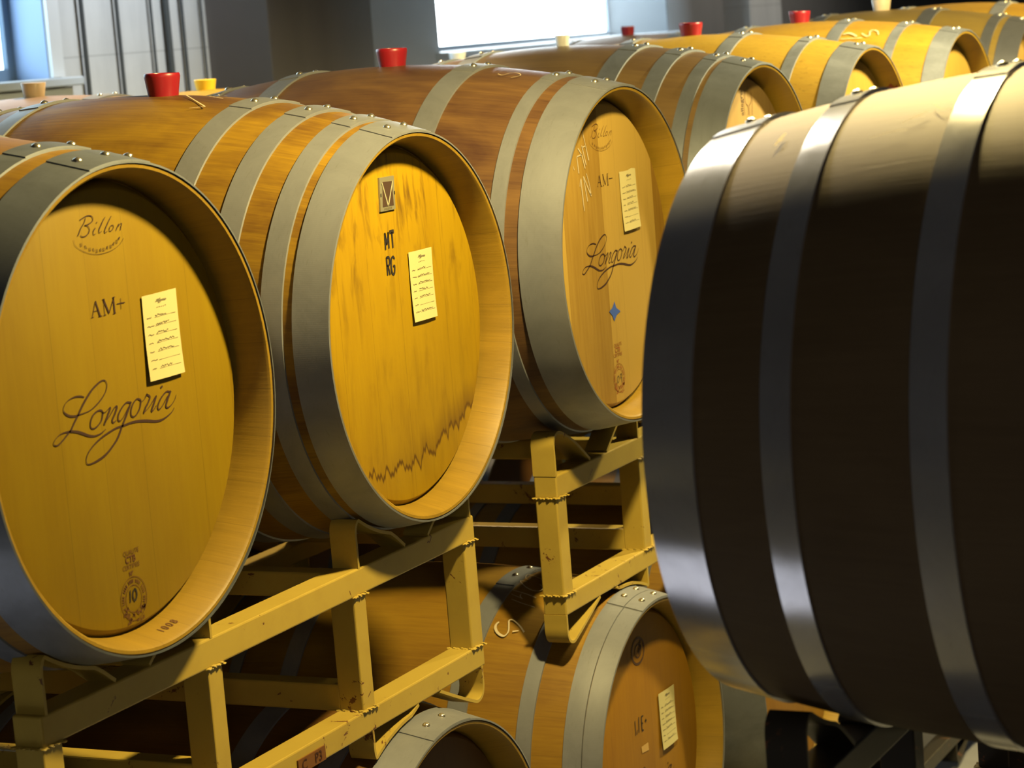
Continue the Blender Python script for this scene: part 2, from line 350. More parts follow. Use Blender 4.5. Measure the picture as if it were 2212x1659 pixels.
D = json.loads(r'''{"longoria":[[[-0.0598,0.0252,0.0012],[-0.0672,0.0276,0.0023],[-0.0786,0.0288,0.0019],[-0.0918,0.0271,0.0012],[-0.1009,0.0225,0.0009],[-0.1045,0.0169,0.0012],[-0.1009,0.0117,0.0025],[-0.0927,0.0075,0.0028],[-0.0827,0.0057,0.0025],[-0.0684,0.0059,0.0014],[-0.0524,0.007,0.0012],[-0.0371,0.0115,0.002],[-0.024,0.0179,0.0018],[-0.0147,0.025,0.0014],[-0.0108,0.0323,0.0013],[-0.0137,0.0383,0.0014],[-0.0216,0.0392,0.002],[-0.0328,0.0359,0.0027],[-0.0443,0.0308,0.003],[-0.0547,0.0239,0.0032],[-0.0654,0.0156,0.0032],[-0.0762,0.0057,0.003],[-0.0853,-0.002,0.0028],[-0.093,-0.0092,0.0026],[-0.1015,-0.0138,0.0025],[-0.1127,-0.0195,0.0021],[-0.1235,-0.0232,0.0019],[-0.1307,-0.0207,0.0012],[-0.1273,-0.016,0.001],[-0.1177,-0.0116,0.0012],[-0.1073,-0.0104,0.0016],[-0.0947,-0.0112,0.0026],[-0.0822,-0.0139,0.0032],[-0.07,-0.0184,0.0034],[-0.0578,-0.0234,0.003],[-0.0463,-0.0256,0.0023],[-0.0342,-0.025,0.0018],[-0.0229,-0.0215,0.0009]],[[-0.025,0.0007,0.0027],[-0.0285,-0.0075,0.0023],[-0.0361,-0.0132,0.0021],[-0.046,-0.0162,0.002],[-0.0529,-0.0141,0.0018],[-0.0523,-0.0071,0.0021],[-0.0457,0.0003,0.0023],[-0.0358,0.0037,0.0021],[-0.0279,0.0031,0.0023],[-0.0247,-0.001,0.0031]],[[-0.0247,-0.001,0.0011],[-0.0178,0.0002,0.0011],[-0.0104,0.0036,0.0014],[-0.009,0.0022,0.0027],[-0.0161,-0.0057,0.0029],[-0.0252,-0.0156,0.0029]],[[-0.0228,-0.0132,0.0009],[-0.0107,-0.0058,0.0013],[0.0008,0.0021,0.0018],[0.0055,0.0017,0.0031],[0.0002,-0.0054,0.0029],[-0.0072,-0.0128,0.0027],[-0.0051,-0.0164,0.0018],[0.0013,-0.0144,0.0009]],[[0.0351,0.0022,0.0027],[0.0264,0.0037,0.0022],[0.016,-0.0009,0.0022],[0.0072,-0.0082,0.0025],[0.0053,-0.0151,0.0022],[0.0105,-0.0164,0.0015],[0.0197,-0.0112,0.0013],[0.0309,-0.0019,0.0015]],[[0.0367,0.0031,0.0027],[0.027,-0.0085,0.0031],[0.0186,-0.0174,0.0031],[0.0101,-0.0264,0.0031],[0.0,-0.0373,0.0031],[-0.0137,-0.0459,0.0031],[-0.0284,-0.0527,0.0032],[-0.0451,-0.0566,0.003],[-0.0586,-0.058,0.002],[-0.0676,-0.057,0.0014],[-0.0693,-0.0519,0.0012],[-0.0641,-0.0443,0.0016],[-0.0523,-0.0371,0.0021],[-0.0352,-0.0308,0.0025],[-0.0157,-0.0264,0.0025],[0.001,-0.0239,0.0025],[0.0175,-0.0237,0.0027],[0.0314,-0.023,0.0027],[0.0479,-0.0239,0.0033],[0.0671,-0.0269,0.0035],[0.0863,-0.0308,0.0032],[0.1006,-0.0313,0.0026],[0.1141,-0.0287,0.0019],[0.1249,-0.0249,0.0013],[0.1301,-0.0208,0.0008]],[[0.058,0.0015,0.0028],[0.0501,0.0044,0.002],[0.041,0.0003,0.0022],[0.0348,-0.0074,0.0026],[0.0342,-0.0146,0.0022],[0.0408,-0.0166,0.0018],[0.0484,-0.0131,0.002],[0.0553,-0.0062,0.0024],[0.058,0.0015,0.0028]],[[0.0574,-0.0017,0.0009],[0.0665,0.0016,0.0011],[0.0731,0.0074,0.0024]],[[0.0715,0.0065,0.0022],[0.0786,0.0024,0.0028],[0.074,-0.0037,0.0024],[0.0666,-0.0098,0.0028],[0.0612,-0.0161,0.0028]],[[0.0636,-0.0149,0.0009],[0.0758,-0.0097,0.0011],[0.0927,0.0013,0.002],[0.0861,-0.0074,0.003],[0.0789,-0.016,0.0028],[0.0832,-0.0159,0.0013],[0.0913,-0.0108,0.0009]],[[0.1042,0.0096,0.0028],[0.1088,0.0113,0.0028]],[[0.1237,0.0014,0.0024],[0.1152,0.0024,0.0021],[0.1026,-0.0037,0.0024],[0.0938,-0.0128,0.0026],[0.0959,-0.0173,0.0019],[0.1052,-0.0132,0.0013],[0.1186,-0.0031,0.0017]],[[0.1261,0.0022,0.0032],[0.1179,-0.0071,0.0032],[0.1121,-0.0152,0.0028],[0.1159,-0.0183,0.0021],[0.1251,-0.0158,0.0013],[0.1333,-0.0106,0.0009],[0.138,-0.0048,0.0006]]],"billon":[[[-0.0318,0.2405,0.0017],[-0.0231,0.243,0.0017],[-0.0145,0.2444,0.0017],[-0.0076,0.2433,0.0015],[-0.0043,0.2399,0.0015],[-0.0069,0.2364,0.0017],[-0.0151,0.2338,0.0017],[-0.0229,0.2332,0.0013]],[[-0.0194,0.2423,0.0013],[-0.0236,0.2363,0.0015],[-0.031,0.2306,0.0017],[-0.0357,0.2254,0.0019],[-0.0392,0.2217,0.0015]],[[-0.0229,0.2332,0.0013],[-0.0167,0.2317,0.0013],[-0.0136,0.2276,0.0016],[-0.0163,0.2233,0.0019],[-0.0226,0.2202,0.0019],[-0.0303,0.2199,0.0015],[-0.0337,0.2222,0.001]],[[-0.0013,0.2278,0.0019],[-0.0065,0.2238,0.0017],[-0.0059,0.2199,0.0013],[-0.0012,0.2209,0.0007]],[[0.0017,0.2336,0.0016],[0.0038,0.2345,0.0016]],[[0.0216,0.2392,0.0009],[0.0163,0.2351,0.0016],[0.0108,0.2296,0.0019],[0.006,0.2247,0.0019],[0.006,0.2209,0.0013],[0.0115,0.2226,0.0007]],[[0.0348,0.239,0.0009],[0.0286,0.2339,0.0016],[0.023,0.2283,0.0019],[0.0182,0.2234,0.0019],[0.0175,0.2197,0.0013],[0.0237,0.2213,0.0007]],[[0.0372,0.2268,0.0013],[0.0327,0.2273,0.0013],[0.0282,0.2243,0.0013],[0.0276,0.2209,0.0011],[0.0323,0.2211,0.0013],[0.0369,0.2245,0.0013],[0.0372,0.2268,0.0013]],[[0.0413,0.2198,0.0012],[0.0455,0.2244,0.0013],[0.0494,0.2278,0.0013]],[[0.046,0.2235,0.0006],[0.052,0.2272,0.0012],[0.0553,0.2272,0.0013],[0.0525,0.2228,0.0015],[0.0506,0.2192,0.0011]],[[-0.0484,0.2178,0.0005],[-0.0454,0.2099,0.0006],[-0.0273,0.2006,0.0006],[-0.0025,0.1951,0.0007],[0.0239,0.1959,0.0006],[0.0447,0.2012,0.0005],[0.0561,0.2089,0.0004]],[[-0.0355,0.2129,0.001],[-0.0357,0.2092,0.001],[-0.0332,0.2091,0.0009],[-0.0329,0.2126,0.0009]],[[-0.0262,0.2045,0.001],[-0.0265,0.2087,0.001],[-0.0228,0.2043,0.001]],[[-0.0183,0.2053,0.001],[-0.0185,0.2015,0.001],[-0.0159,0.2014,0.0009],[-0.0156,0.2049,0.0009]],[[-0.0113,0.1996,0.001],[-0.0103,0.2036,0.001],[-0.0079,0.1993,0.001]],[[-0.0039,0.2021,0.001],[-0.0042,0.1983,0.001],[-0.0016,0.1982,0.0009],[-0.0013,0.2018,0.0009]],[[0.0029,0.1977,0.0011],[0.0052,0.2017,0.0011],[0.0063,0.1975,0.0011]],[[0.0104,0.202,0.0011],[0.0102,0.1982,0.0011],[0.0128,0.1981,0.0009],[0.0131,0.2016,0.0009]],[[0.0165,0.199,0.0011],[0.0202,0.2028,0.0011],[0.0199,0.1988,0.0011]],[[0.0259,0.2041,0.0011],[0.0257,0.2003,0.0011],[0.0283,0.2002,0.0009],[0.0286,0.2037,0.0009]],[[0.0298,0.2023,0.0011],[0.0349,0.206,0.0011],[0.0333,0.2021,0.0011]],[[0.0392,0.2084,0.0011],[0.039,0.2046,0.0011],[0.0416,0.2045,0.0009],[0.0419,0.208,0.0009]],[[0.0417,0.2079,0.0011],[0.0482,0.2115,0.0011],[0.0452,0.2077,0.0011]]],"am":[[[-0.0265,0.1199,0.0009],[-0.0168,0.1385,0.0012]],[[-0.0168,0.1385,0.0023],[-0.0101,0.1188,0.003]],[[-0.0228,0.1263,0.0009],[-0.0124,0.1264,0.0009]],[[-0.0289,0.1195,0.0007],[-0.023,0.1194,0.0007]],[[-0.0131,0.1188,0.0011],[-0.0062,0.1186,0.0011]],[[0.0004,0.1385,0.0011],[0.0,0.1189,0.0011]],[[0.0004,0.1385,0.0026],[0.0093,0.1196,0.0026]],[[0.0093,0.1196,0.0011],[0.0222,0.1379,0.0011]],[[0.0214,0.138,0.0027],[0.0213,0.1183,0.003]],[[-0.0024,0.1385,0.0009],[0.0028,0.1387,0.0009]],[[-0.003,0.1188,0.0009],[0.003,0.1187,0.0009]],[[0.0192,0.1382,0.0009],[0.025,0.1384,0.0009]],[[0.0177,0.1181,0.0011],[0.0239,0.1182,0.0011]]],"plus":[[[0.0276,0.1291,0.0012],[0.0449,0.1287,0.0012]]],"plusv":[[[0.0367,0.1352,0.0009],[0.0359,0.1217,0.0009]]],"paperA":[[0.08,0.1311,0.0011],[0.1581,0.1324,0.0011],[0.1566,0.0218,0.0011],[0.0773,0.0218,0.0011]],"ten":[[[-0.0068,-0.2312,0.0022],[-0.0086,-0.2464,0.0025]],[[0.0037,-0.2311,0.0025],[-0.0008,-0.2346,0.0025],[-0.002,-0.2415,0.0025],[0.0011,-0.2462,0.0026],[0.0056,-0.2427,0.0026],[0.0067,-0.2364,0.0026],[0.0037,-0.2311,0.0025]]],"nine":[[[0.0007,-0.2192,0.0013],[-0.0046,-0.224,0.0013],[-0.0024,-0.2315,0.0013],[0.0031,-0.2274,0.0013],[0.0038,-0.2218,0.0013],[0.0007,-0.2192,0.0013]],[[0.0152,-0.2173,0.0013],[0.0099,-0.2193,0.0013],[0.0104,-0.2243,0.0011],[0.0143,-0.2243,0.0011],[0.0152,-0.2173,0.0013],[0.0146,-0.2336,0.0015]]],"paperC":[[0.0675,0.1401,0.0012],[0.14,0.143,0.0013],[0.1427,0.0352,0.0013],[0.0679,0.0331,0.0013]],"chalkC":[[[-0.1075,0.1826,0.0028],[-0.104,0.1532,0.0031]],[[-0.1075,0.1826,0.0022],[-0.0865,0.1845,0.0022]],[[-0.1006,0.1965,0.0028],[-0.0867,0.1833,0.0028],[-0.0762,0.1594,0.0031]],[[-0.0837,0.2001,0.0025],[-0.0708,0.165,0.0028]],[[-0.0775,0.2263,0.0014],[-0.0676,0.1988,0.002],[-0.0589,0.1725,0.0034]],[[-0.0829,0.1964,0.0017],[-0.0661,0.1987,0.0017]],[[-0.1038,0.1302,0.002],[-0.097,0.1429,0.0025],[-0.0961,0.1234,0.0036],[-0.0924,0.0865,0.002]],[[-0.0865,0.1469,0.0022],[-0.0762,0.102,0.0031]],[[-0.0847,0.1455,0.0022],[-0.0693,0.1233,0.0028],[-0.0582,0.1101,0.0037]],[[-0.0734,0.1506,0.0017],[-0.0636,0.1302,0.0022],[-0.0595,0.1114,0.0031]],[[-0.1249,0.1671,0.0014],[-0.1223,0.1609,0.0022]]],"diamond":[[0.0071,-0.0854,0.0114],[0.0131,-0.0979,0.0114],[0.0305,-0.1062,0.0115],[0.013,-0.1105,0.0114],[0.0007,-0.1205,0.0114],[-0.0056,-0.1096,0.0114],[-0.0184,-0.1003,0.0114],[-0.0029,-0.0949,0.0114]],"mtrg":[[[-0.0281,0.1477,0.003],[-0.0294,0.1221,0.003]],[[-0.0273,0.1476,0.0023],[-0.024,0.1292,0.0023]],[[-0.024,0.1292,0.0023],[-0.017,0.1479,0.0023]],[[-0.0173,0.148,0.0027],[-0.0184,0.1232,0.0027]],[[-0.0129,0.1475,0.0043],[0.0006,0.1472,0.0043]],[[-0.0058,0.1467,0.003],[-0.0062,0.1224,0.003]],[[-0.029,0.1109,0.003],[-0.0298,0.0831,0.003]],[[-0.0295,0.11,0.003],[-0.022,0.1097,0.003],[-0.0202,0.1034,0.0027],[-0.0235,0.098,0.0027],[-0.0297,0.0973,0.0023]],[[-0.0261,0.0968,0.0023],[-0.0216,0.0832,0.003]],[[-0.0041,0.1051,0.0027],[-0.0085,0.1093,0.0027],[-0.0146,0.1056,0.003],[-0.0167,0.0942,0.003],[-0.015,0.085,0.003],[-0.0086,0.0833,0.003],[-0.0055,0.0943,0.0027],[-0.0103,0.0946,0.0023]]],"plaque":[[-0.0346,0.2315,0.002],[0.0111,0.2313,0.002],[0.0081,0.1804,0.002],[-0.0387,0.1805,0.002]],"plaquein":[[-0.0261,0.2245,0.002],[0.0028,0.2237,0.002],[0.0032,0.1867,0.002],[-0.0313,0.1869,0.002]],"plaqueV":[[[-0.0286,0.2237,0.0026],[-0.0148,0.187,0.003],[0.005,0.2239,0.0027]]],"plaquenail":[[[-0.0354,0.2053,0.0013],[-0.0331,0.2052,0.0013]],[[0.0074,0.2054,0.0013],[0.0098,0.2054,0.0013]]],"paperB":[[0.0384,0.1099,0.002],[0.1146,0.1102,0.0021],[0.1111,0.0013,0.0021],[0.036,0.0014,0.002]],"allegro":[[[0.0059,0.2455,0.002],[0.0,0.2138,0.0017],[0.001,0.1926,0.0017]],[[0.0109,0.2418,0.0011],[0.0082,0.2271,0.0015],[0.0119,0.216,0.002],[0.0221,0.209,0.0017],[0.0213,0.1912,0.0015]],[[0.0416,0.2389,0.0017],[0.0447,0.2284,0.0017],[0.0423,0.2199,0.0017],[0.0362,0.2139,0.0017],[0.0284,0.2092,0.0017],[0.0278,0.1908,0.0017]],[[0.0504,0.228,0.0017],[0.0447,0.1897,0.002]]],"paperL":[[0.0826,0.0916,0.0022],[0.159,0.0899,0.0023],[0.1544,-0.0168,0.0023],[0.0831,-0.0179,0.0022]],"llae":[[[-0.031,0.0728,0.0026],[-0.0302,0.0503,0.0022],[-0.0339,0.0457,0.0018]],[[-0.0259,0.0449,0.0022],[-0.0216,0.0527,0.0022]],[[-0.0122,0.0747,0.0029],[-0.0154,0.046,0.0029]],[[-0.0003,0.0729,0.0033],[-0.0007,0.0457,0.0033]],[[-0.0003,0.0726,0.0022],[0.009,0.0715,0.0022]],[[-0.0007,0.059,0.0022],[0.0057,0.0582,0.0022]],[[-0.0015,0.0459,0.0026],[0.0066,0.0447,0.0026]],[[0.0151,0.0598,0.0026],[0.0224,0.059,0.0026]],[[0.0187,0.0632,0.0015],[0.0193,0.0556,0.0015]]],"chalkL":[[[0.2352,-0.5385,0.0033],[0.2382,-0.5628,0.0045],[0.2353,-0.5925,0.0049],[0.2269,-0.6188,0.0049],[0.2172,-0.6314,0.0044],[0.2122,-0.6229,0.0027],[0.2102,-0.5937,0.0029],[0.215,-0.5468,0.0029],[0.2177,-0.5201,0.0029],[0.2135,-0.5106,0.0022],[0.2049,-0.5226,0.0024],[0.1918,-0.5526,0.0027],[0.1809,-0.5872,0.0031]],[[0.2024,-0.5942,0.0031],[0.192,-0.582,0.0018]],[[0.2363,-0.3468,0.0014],[0.2112,-0.3704,0.0016],[0.1843,-0.3876,0.0016]],[[0.2457,-0.2606,0.0016],[0.2194,-0.2768,0.0023],[0.1935,-0.3011,0.0027]],[[0.2437,-0.2994,0.0011],[0.2183,-0.3277,0.0016]],[[0.225,-0.2848,0.0016],[0.2242,-0.3072,0.0023],[0.2164,-0.3324,0.0016]],[[0.2342,-0.1436,0.0016],[0.2484,-0.1409,0.0023],[0.2329,-0.1934,0.0023],[0.2171,-0.2248,0.0025],[0.2035,-0.2341,0.0029],[0.1954,-0.2143,0.0029],[0.1962,-0.1873,0.0029],[0.2031,-0.1614,0.0023],[0.2079,-0.1538,0.0016]],[[0.237,-0.0772,0.0021],[0.2365,-0.1131,0.0021],[0.2459,-0.0887,0.0021],[0.2495,-0.0418,0.0021],[0.2421,-0.0373,0.0021],[0.2143,-0.0785,0.0018],[0.1935,-0.1012,0.0014]],[[0.2664,0.1052,0.0012],[0.2493,0.0789,0.0016],[0.2481,0.0325,0.0016]],[[0.2403,0.0152,0.0014],[0.2396,0.0508,0.0014],[0.2186,-0.0182,0.0011]]],"chalkB":[[[0.3772,-0.0753,0.0021],[0.305,-0.2498,0.0026]],[[0.305,-0.2498,0.002],[0.3267,-0.2826,0.0015]],[[0.3354,-0.0736,0.0016],[0.3057,-0.096,0.0021]],[[0.3501,0.0057,0.0011],[0.3433,0.0302,0.0011],[0.3248,-0.0388,0.001]],[[0.3277,-0.0092,0.0008],[0.3145,-0.025,0.0008]],[[0.3276,0.0481,0.0008]]],"chalkC2":[[[0.2001,-0.2192,0.0021],[0.1894,-0.2307,0.0021],[0.1804,-0.1706,0.0021],[0.1669,-0.1709,0.0021],[0.1598,-0.2075,0.0021],[0.1697,-0.2587,0.0021]]],"chalkF":[[[0.2345,-0.4238,0.0039],[0.2184,-0.4653,0.0039],[0.2123,-0.4435,0.0039],[0.2159,-0.3877,0.0039],[0.2101,-0.3565,0.0039],[0.1981,-0.3719,0.0039],[0.1906,-0.4283,0.0032]],[[0.2818,-0.4468,0.0046],[0.2671,-0.4249,0.0072],[0.2437,-0.4705,0.0045]],[[0.2823,-0.5152,0.0026],[0.2278,-0.4942,0.0026]]],"n1008":[],"scuffs":[[[0.0954,0.463,0.0023],[0.0984,0.4119,0.0041],[0.1002,0.3895,0.0023]],[[0.0967,0.4449,0.0027],[0.1021,0.4291,0.0032]],[[0.2304,0.4796,0.0009],[0.2438,0.4454,0.0018],[0.2539,0.4279,0.0009]],[[0.2542,0.3885,0.0013],[0.2658,0.4332,0.0018],[0.2777,0.4273,0.0013]],[[0.2371,0.4603,0.0009],[0.2507,0.4568,0.0013]],[[0.2019,0.5316,0.0009],[0.2242,0.5176,0.0013],[0.2383,0.5195,0.0009]]]}''')

# ------------------------------------------------------------------ barrels
def dome(bm, t, a, prof, tilt, r=0.0065):
    """a domed rivet head standing on the hoop"""
    R = prof(t)
    c = Vector((R * math.sin(a), t, R * math.cos(a) + tilt * t))
    n = Vector((math.sin(a), 0, math.cos(a))); e1 = Vector((0, 1, 0)); e2 = n.cross(e1)
    seg = 14; rings = []
    for j in range(5):
        ph = j / 4 * PI / 2
        rr, h = r * math.cos(ph), r * 0.72 * math.sin(ph)
        if j == 4: rings.append([bm.verts.new(c + n * h)])
        else: rings.append([bm.verts.new(c + n * (h - 0.0006) + e1 * rr * math.cos(2 * PI * i / seg) + e2 * rr * math.sin(2 * PI * i / seg)) for i in range(seg)])
    for A, B in zip(rings, rings[1:]):
        for i in range(seg):
            k = (i + 1) % seg
            if len(B) == 1: bm.faces.new((A[i], A[k], B[0]))
            else: bm.faces.new((A[i], A[k], B[k], B[i]))

def barrel(loc, rh, rb, tilt, hoops, shell, head, hoop_m, label, group, L=0.90, rz=0, rivets=True, riv_a=(-0.085, 0.085), seg=112, head_rivets=None, inner=None):
    root = empty('wine_barrel', loc, rz)
    tag(root, label, 'barrel', group)
    prof = lambda t: rh + (rb - rh) * (1 - ((t - L / 2) / (L / 2)) ** 2)
    wood = lambda t: prof(t) - 0.0028
    n = 26
    P = [(HD + 0.018, rh - 0.026), (HD + 0.015, rh - 0.0215), (HD - 0.002, rh - 0.0200), (0.004, rh - 0.0115), (0.0005, rh - 0.0085), (0.0, rh - 0.0045), (0.0015, rh - 0.0030)]
    for i in range(1, n): 
        t = L * i / n
        P.append((t, wood(t)))
    P += [(L - p[0], p[1]) for p in reversed(P[:7])]
    bm = bmesh.new(); lathe_y(bm, P, seg, tilt)
    bmesh.ops.recalc_face_normals(bm, faces=bm.faces[:])
    obj('staves', bm, shell, root)
    rd = rh - 0.0215
    for e, (s, o) in enumerate(((1, 0.0), (-1, L))):
        bm = bmesh.new()
        rings = lathe_y(bm, [(o + s * HD, rd - 0.011), (o + s * (HD + 0.0006), rd - 0.0095), (o + s * (HD + 0.010), rd - 0.002), (o + s * (HD + 0.014), rd + 0.0005)], seg, tilt if e else 0.0)
        bm.faces.new(rings[0])
        bmesh.ops.recalc_face_normals(bm, faces=bm.faces[:])
        obj('barrel_head', bm, head, root)
    hl = [(a, b, False) for a, b in hoops] + [(L - b, L - a, True) for a, b in hoops]
    for hi, (a, b, back) in enumerate(hl):
        bm = bmesh.new()
        th = 0.0028
        a_ = a - (0.0018 if a == 0 else 0.0); b_ = b + (0.0018 if abs(b - L) < 1e-6 else 0)
        ts = [a_ + (b_ - a_) * q / 4 for q in range(5)]
        pr = [(t, prof(min(max(t, 0), L))) for t in ts]
        pr = [(pr[0][0], pr[0][1] - th)] + [(pr[0][0] + 0.0006, pr[0][1])] + pr[1:-1] + [(pr[-1][0] - 0.0006, pr[-1][1]), (pr[-1][0], pr[-1][1] - th)]
        lathe_y(bm, pr, seg, tilt, closed=True)
        # the overlapping end of the strap, riveted down near the top of the barrel
        lap = [(t, r + 0.0016) for t, r in pr]
        lathe_y(bm, [(t, r) for t, r in lap], 14, tilt, closed=True, a0=-0.21, a1=0.21)
        bmesh.ops.recalc_face_normals(bm, faces=bm.faces[:])
        h = obj('hoop', bm, hoop_m, root)
        if rivets:
            p2 = lambda t: prof(t) + 0.0016
            aa = riv_a
            if head_rivets and hi == 0: aa = head_rivets
            for q, an in enumerate(aa):
                bm = bmesh.new(); dome(bm, (a + b) / 2, an, p2, tilt)
                obj('rivet', bm, RIVET, h)
    root['r'] = rb
    return root, prof
def bung(loc, r, h, mat, label, kind='cap'):
    bm = bmesh.new()
    if kind == 'cap':
        lathe_z(bm, [(-0.02, 0.0), (-0.02, r * 0.80), (0.0, r * 0.87), (h * 0.5, r * 0.95), (h * 0.80, r), (h * 0.94, r), (h, r * 0.96), (h, r * 0.82), (h - 0.004, r * 0.78), (h - 0.004, 0.0)], 40)
    else:
        lathe_z(bm, [(-0.02, 0.0), (-0.02, r * 0.76), (0.0, r * 0.84), (h * 0.96, r), (h, r * 0.98), (h, 0.0)], 40)
    o = obj('bung', bm, mat, None, True, loc)
    o.rotation_euler = (0.03, 0.0, 0)
    return tag(o, label, 'bung', 'silicone bungs in the barrels')
def part(name, mat, parent, strokes=None, place=None, wmul=1.0, fn=None, label=None):
    bm = bmesh.new()
    if strokes:
        for s in strokes:
            if len(s) > 1: ribbon(bm, s, place, 5 if len(s) > 2 else 1, wmul)
    if fn: fn(bm)
    bmesh.ops.recalc_face_normals(bm, faces=bm.faces[:])
    o = obj(name, bm, mat, parent, False)
    if label: o['label'] = label
    return o
def card(corner, parent, place0=HD, seed=0, hand=True, torn=False):
    """stapled paper tag: thin card with printed and written lines as its own ink piece"""
    c = [Vector((p[0], p[1])) for p in corner]
    def uv(u, v):
        a = c[0].lerp(c[1], u); b = c[3].lerp(c[2], u); q = a.lerp(b, v); return q
    bm = bmesh.new()
    y1, y0 = HD - 0.0008, HD - 0.0022
    N = 8
    grid = []
    for iy in (0, 1):
        g = []
        for j in range(N + 1):
            row = []
            for i in range(5):
                q = uv(i / 4, j / N); lift = -0.0016 * math.sin(i / 4 * PI) * 0.6 - (0.003 * (j / N) ** 3)
                zz = q.y + (0.0012 * math.sin(i * 2.4 + 1) if torn and j == 0 else 0)
                row.append(bm.verts.new((q.x, (y0 if iy == 0 else y0 + 0.0004) + lift, zz)))
            g.append(row)
        grid.append(g)
    F, B = grid
    for j in range(N):
        for i in range(4):
            bm.faces.new((F[j][i], F[j + 1][i], F[j + 1][i + 1], F[j][i + 1]))
            bm.faces.new((B[j][i], B[j][i + 1], B[j + 1][i + 1], B[j + 1][i]))
    for j in range(N):
        bm.faces.new((F[j][0], B[j][0], B[j + 1][0], F[j + 1][0])); bm.faces.new((F[j][4], F[j + 1][4], B[j + 1][4], B[j][4]))
    for i in range(4):
        bm.faces.new((F[0][i], F[0][i + 1], B[0][i + 1], B[0][i])); bm.faces.new((F[N][i], B[N][i], B[N][i + 1], F[N][i + 1]))
    bmesh.ops.recalc_face_normals(bm, faces=bm.faces[:])
    o = obj('paper_label', bm, PAPER, parent)
    o['label'] = 'cream paper card with handwritten lines'
    rnd = random.Random(seed)
    W = (c[1] - c[0]).length
    def place(u, v, n=False):
        q = uv(u, v)
        lift = -0.0016 * math.sin(u * PI) * 0.6 - (0.003 * v ** 3)
        p = Vector((q.x, y0 + lift - 0.0004, q.y))
        return (p, Vector((0, -1, 0))) if n else p
    bm = bmesh.new()
    def scrib(u0, u1, v, h, w):
        k = max(3, int((u1 - u0) / 0.022)); pts = []
        for i in range(k):
            pts.append((u0 + (u1 - u0) * i / (k - 1), v + rnd.uniform(-h, h) * (1 if i % 2 else -1) * 0.5 - h * 0.3, w))
        ribbon(bm, pts, place, 3)
    # title in the script of the brand, then the small line under it
    xs = [p[0] for s in D['longoria'] for p in s]; zs = [p[1] for s in D['longoria'] for p in s]
    x0, x1, z0, z1 = min(xs), max(xs), min(zs), max(zs)
    for s in D['longoria']:
        ribbon(bm, [(0.36 + 0.32 * (p[0] - x0) / (x1 - x0), 0.115 - 0.05 * (p[1] - z0) / (z1 - z0), 0.0007) for p in s], place, 2)
    for i in range(5): scrib(0.38 + i * 0.06, 0.41 + i * 0.06, 0.165, 0.010, 0.0009)
    for r in range(7):
        v = 0.27 + 0.1 * r
        scrib(0.09, 0.20 + rnd.uniform(0, 0.08), v, 0.012, 0.0010)
        ribbon(bm, [(0.30, v + 0.004, 0.0004), (0.92, v + 0.004, 0.0004)], place, 1)
        if r != 5: scrib(0.32, 0.62 + rnd.uniform(0, 0.22), v - 0.008, 0.026, 0.0009)
    obj('handwriting', bm, PEN, o, False)
    return o

G_ROW = 'upper row of wine barrels on racks'
pA = on_head()
S1 = wood_shell('oak_staves_amber', (0.66, 0.38, 0.035), (0.30, 0.13, 0.018), 0.03, 1.0, 0.5, rh=0.308)
H1 = wood_head('oak_head_amber', (0.58, 0.375, 0.010), (0.42, 0.235, 0.006), 0.30, 10.0, 0.30, contrast=0.35)
bA, prA = barrel((0.081, 0.057, -0.014), 0.308, 0.360, 0.03, [(0, 0.060), (0.088, 0.122), (0.232, 0.272)], S1, H1, GALV_B,
    'oak barrel cut by the left edge, script brand and a 10 stamp on its head', G_ROW, head_rivets=(-0.14, 0.045, 0.2), riv_a=(-0.07, 0.15))
S2 = wood_shell('oak_staves_gold', (0.72, 0.42, 0.025), (0.24, 0.105, 0.02), 0.05, 2.3, 0.75)
H2 = wood_head('oak_head_stained', (0.84, 0.52, 0.010), (0.60, 0.33, 0.006), 0.8, 9.0, 0.35, stain=-0.212, grime=0.75, contrast=0.25)
bB, prB = barrel((0.855, 0.067, -0.021), 0.298, 0.358, 0.05, [(0, 0.052), (0.066, 0.098), (0.140, 0.177), (0.232, 0.272)], S2, H2, GALV,
    'oak barrel stencilled MT RG, with a V plaque and dark stain on its head', G_ROW)
S3 = wood_shell('oak_staves_reddish', (0.44, 0.24, 0.08), (0.16, 0.075, 0.045), 0.022, 3.7, 0.75, 0.4)
H3 = wood_head('oak_head_striped', (1.0, 0.66, 0.14), (0.52, 0.28, 0.035), 0.15, 13.0, 0.12, contrast=1.5)
bC, prC = barrel((1.562, 0.026, 0.007), 0.298, 0.353, 0.022, [(0, 0.072), (0.096, 0.122), (0.247, 0.292)], S3, H3, GALV,
    'reddish oak barrel with striped head, blue diamond sticker and a 09 stamp', G_ROW)
S4 = wood_shell('oak_staves_greyed', (0.42, 0.27, 0.10), (0.22, 0.13, 0.06), 0.02, 4.4, 0.5, 0.36)
H4 = wood_head('oak_head_pale', (0.95, 0.62, 0.20), (0.62, 0.36, 0.10), 0.6, 10.0, 0.25, contrast=0.3)
bD, prD = barrel((2.421, 0.076, 0.008), 0.298, 0.358, 0.02, [(0, 0.063), (0.074, 0.103), (0.150, 0.186), (0.247, 0.290)], S4, H4, GALV_B,
    'greyish oak barrel with lettering and a goblet drawing printed up its pale head', G_ROW)
S5 = wood_shell('oak_staves_yellow', (0.84, 0.54, 0.06), (0.60, 0.33, 0.03), 0.012, 5.2, 0.5, fleck=0.45)
H5 = wood_head('oak_head_yellow', (0.82, 0.52, 0.09), (0.62, 0.34, 0.05), 0.2, 10.0, 0.25, contrast=0.3)
bE, prE = barrel((3.154, 0.071, 0.013), 0.298, 0.352, 0.012, [(0, 0.058), (0.129, 0.156), (0.291, 0.328)], S5, H5, GALV_M,
    'bright yellow oak barrel with a wine red smear inside its rim', G_ROW)
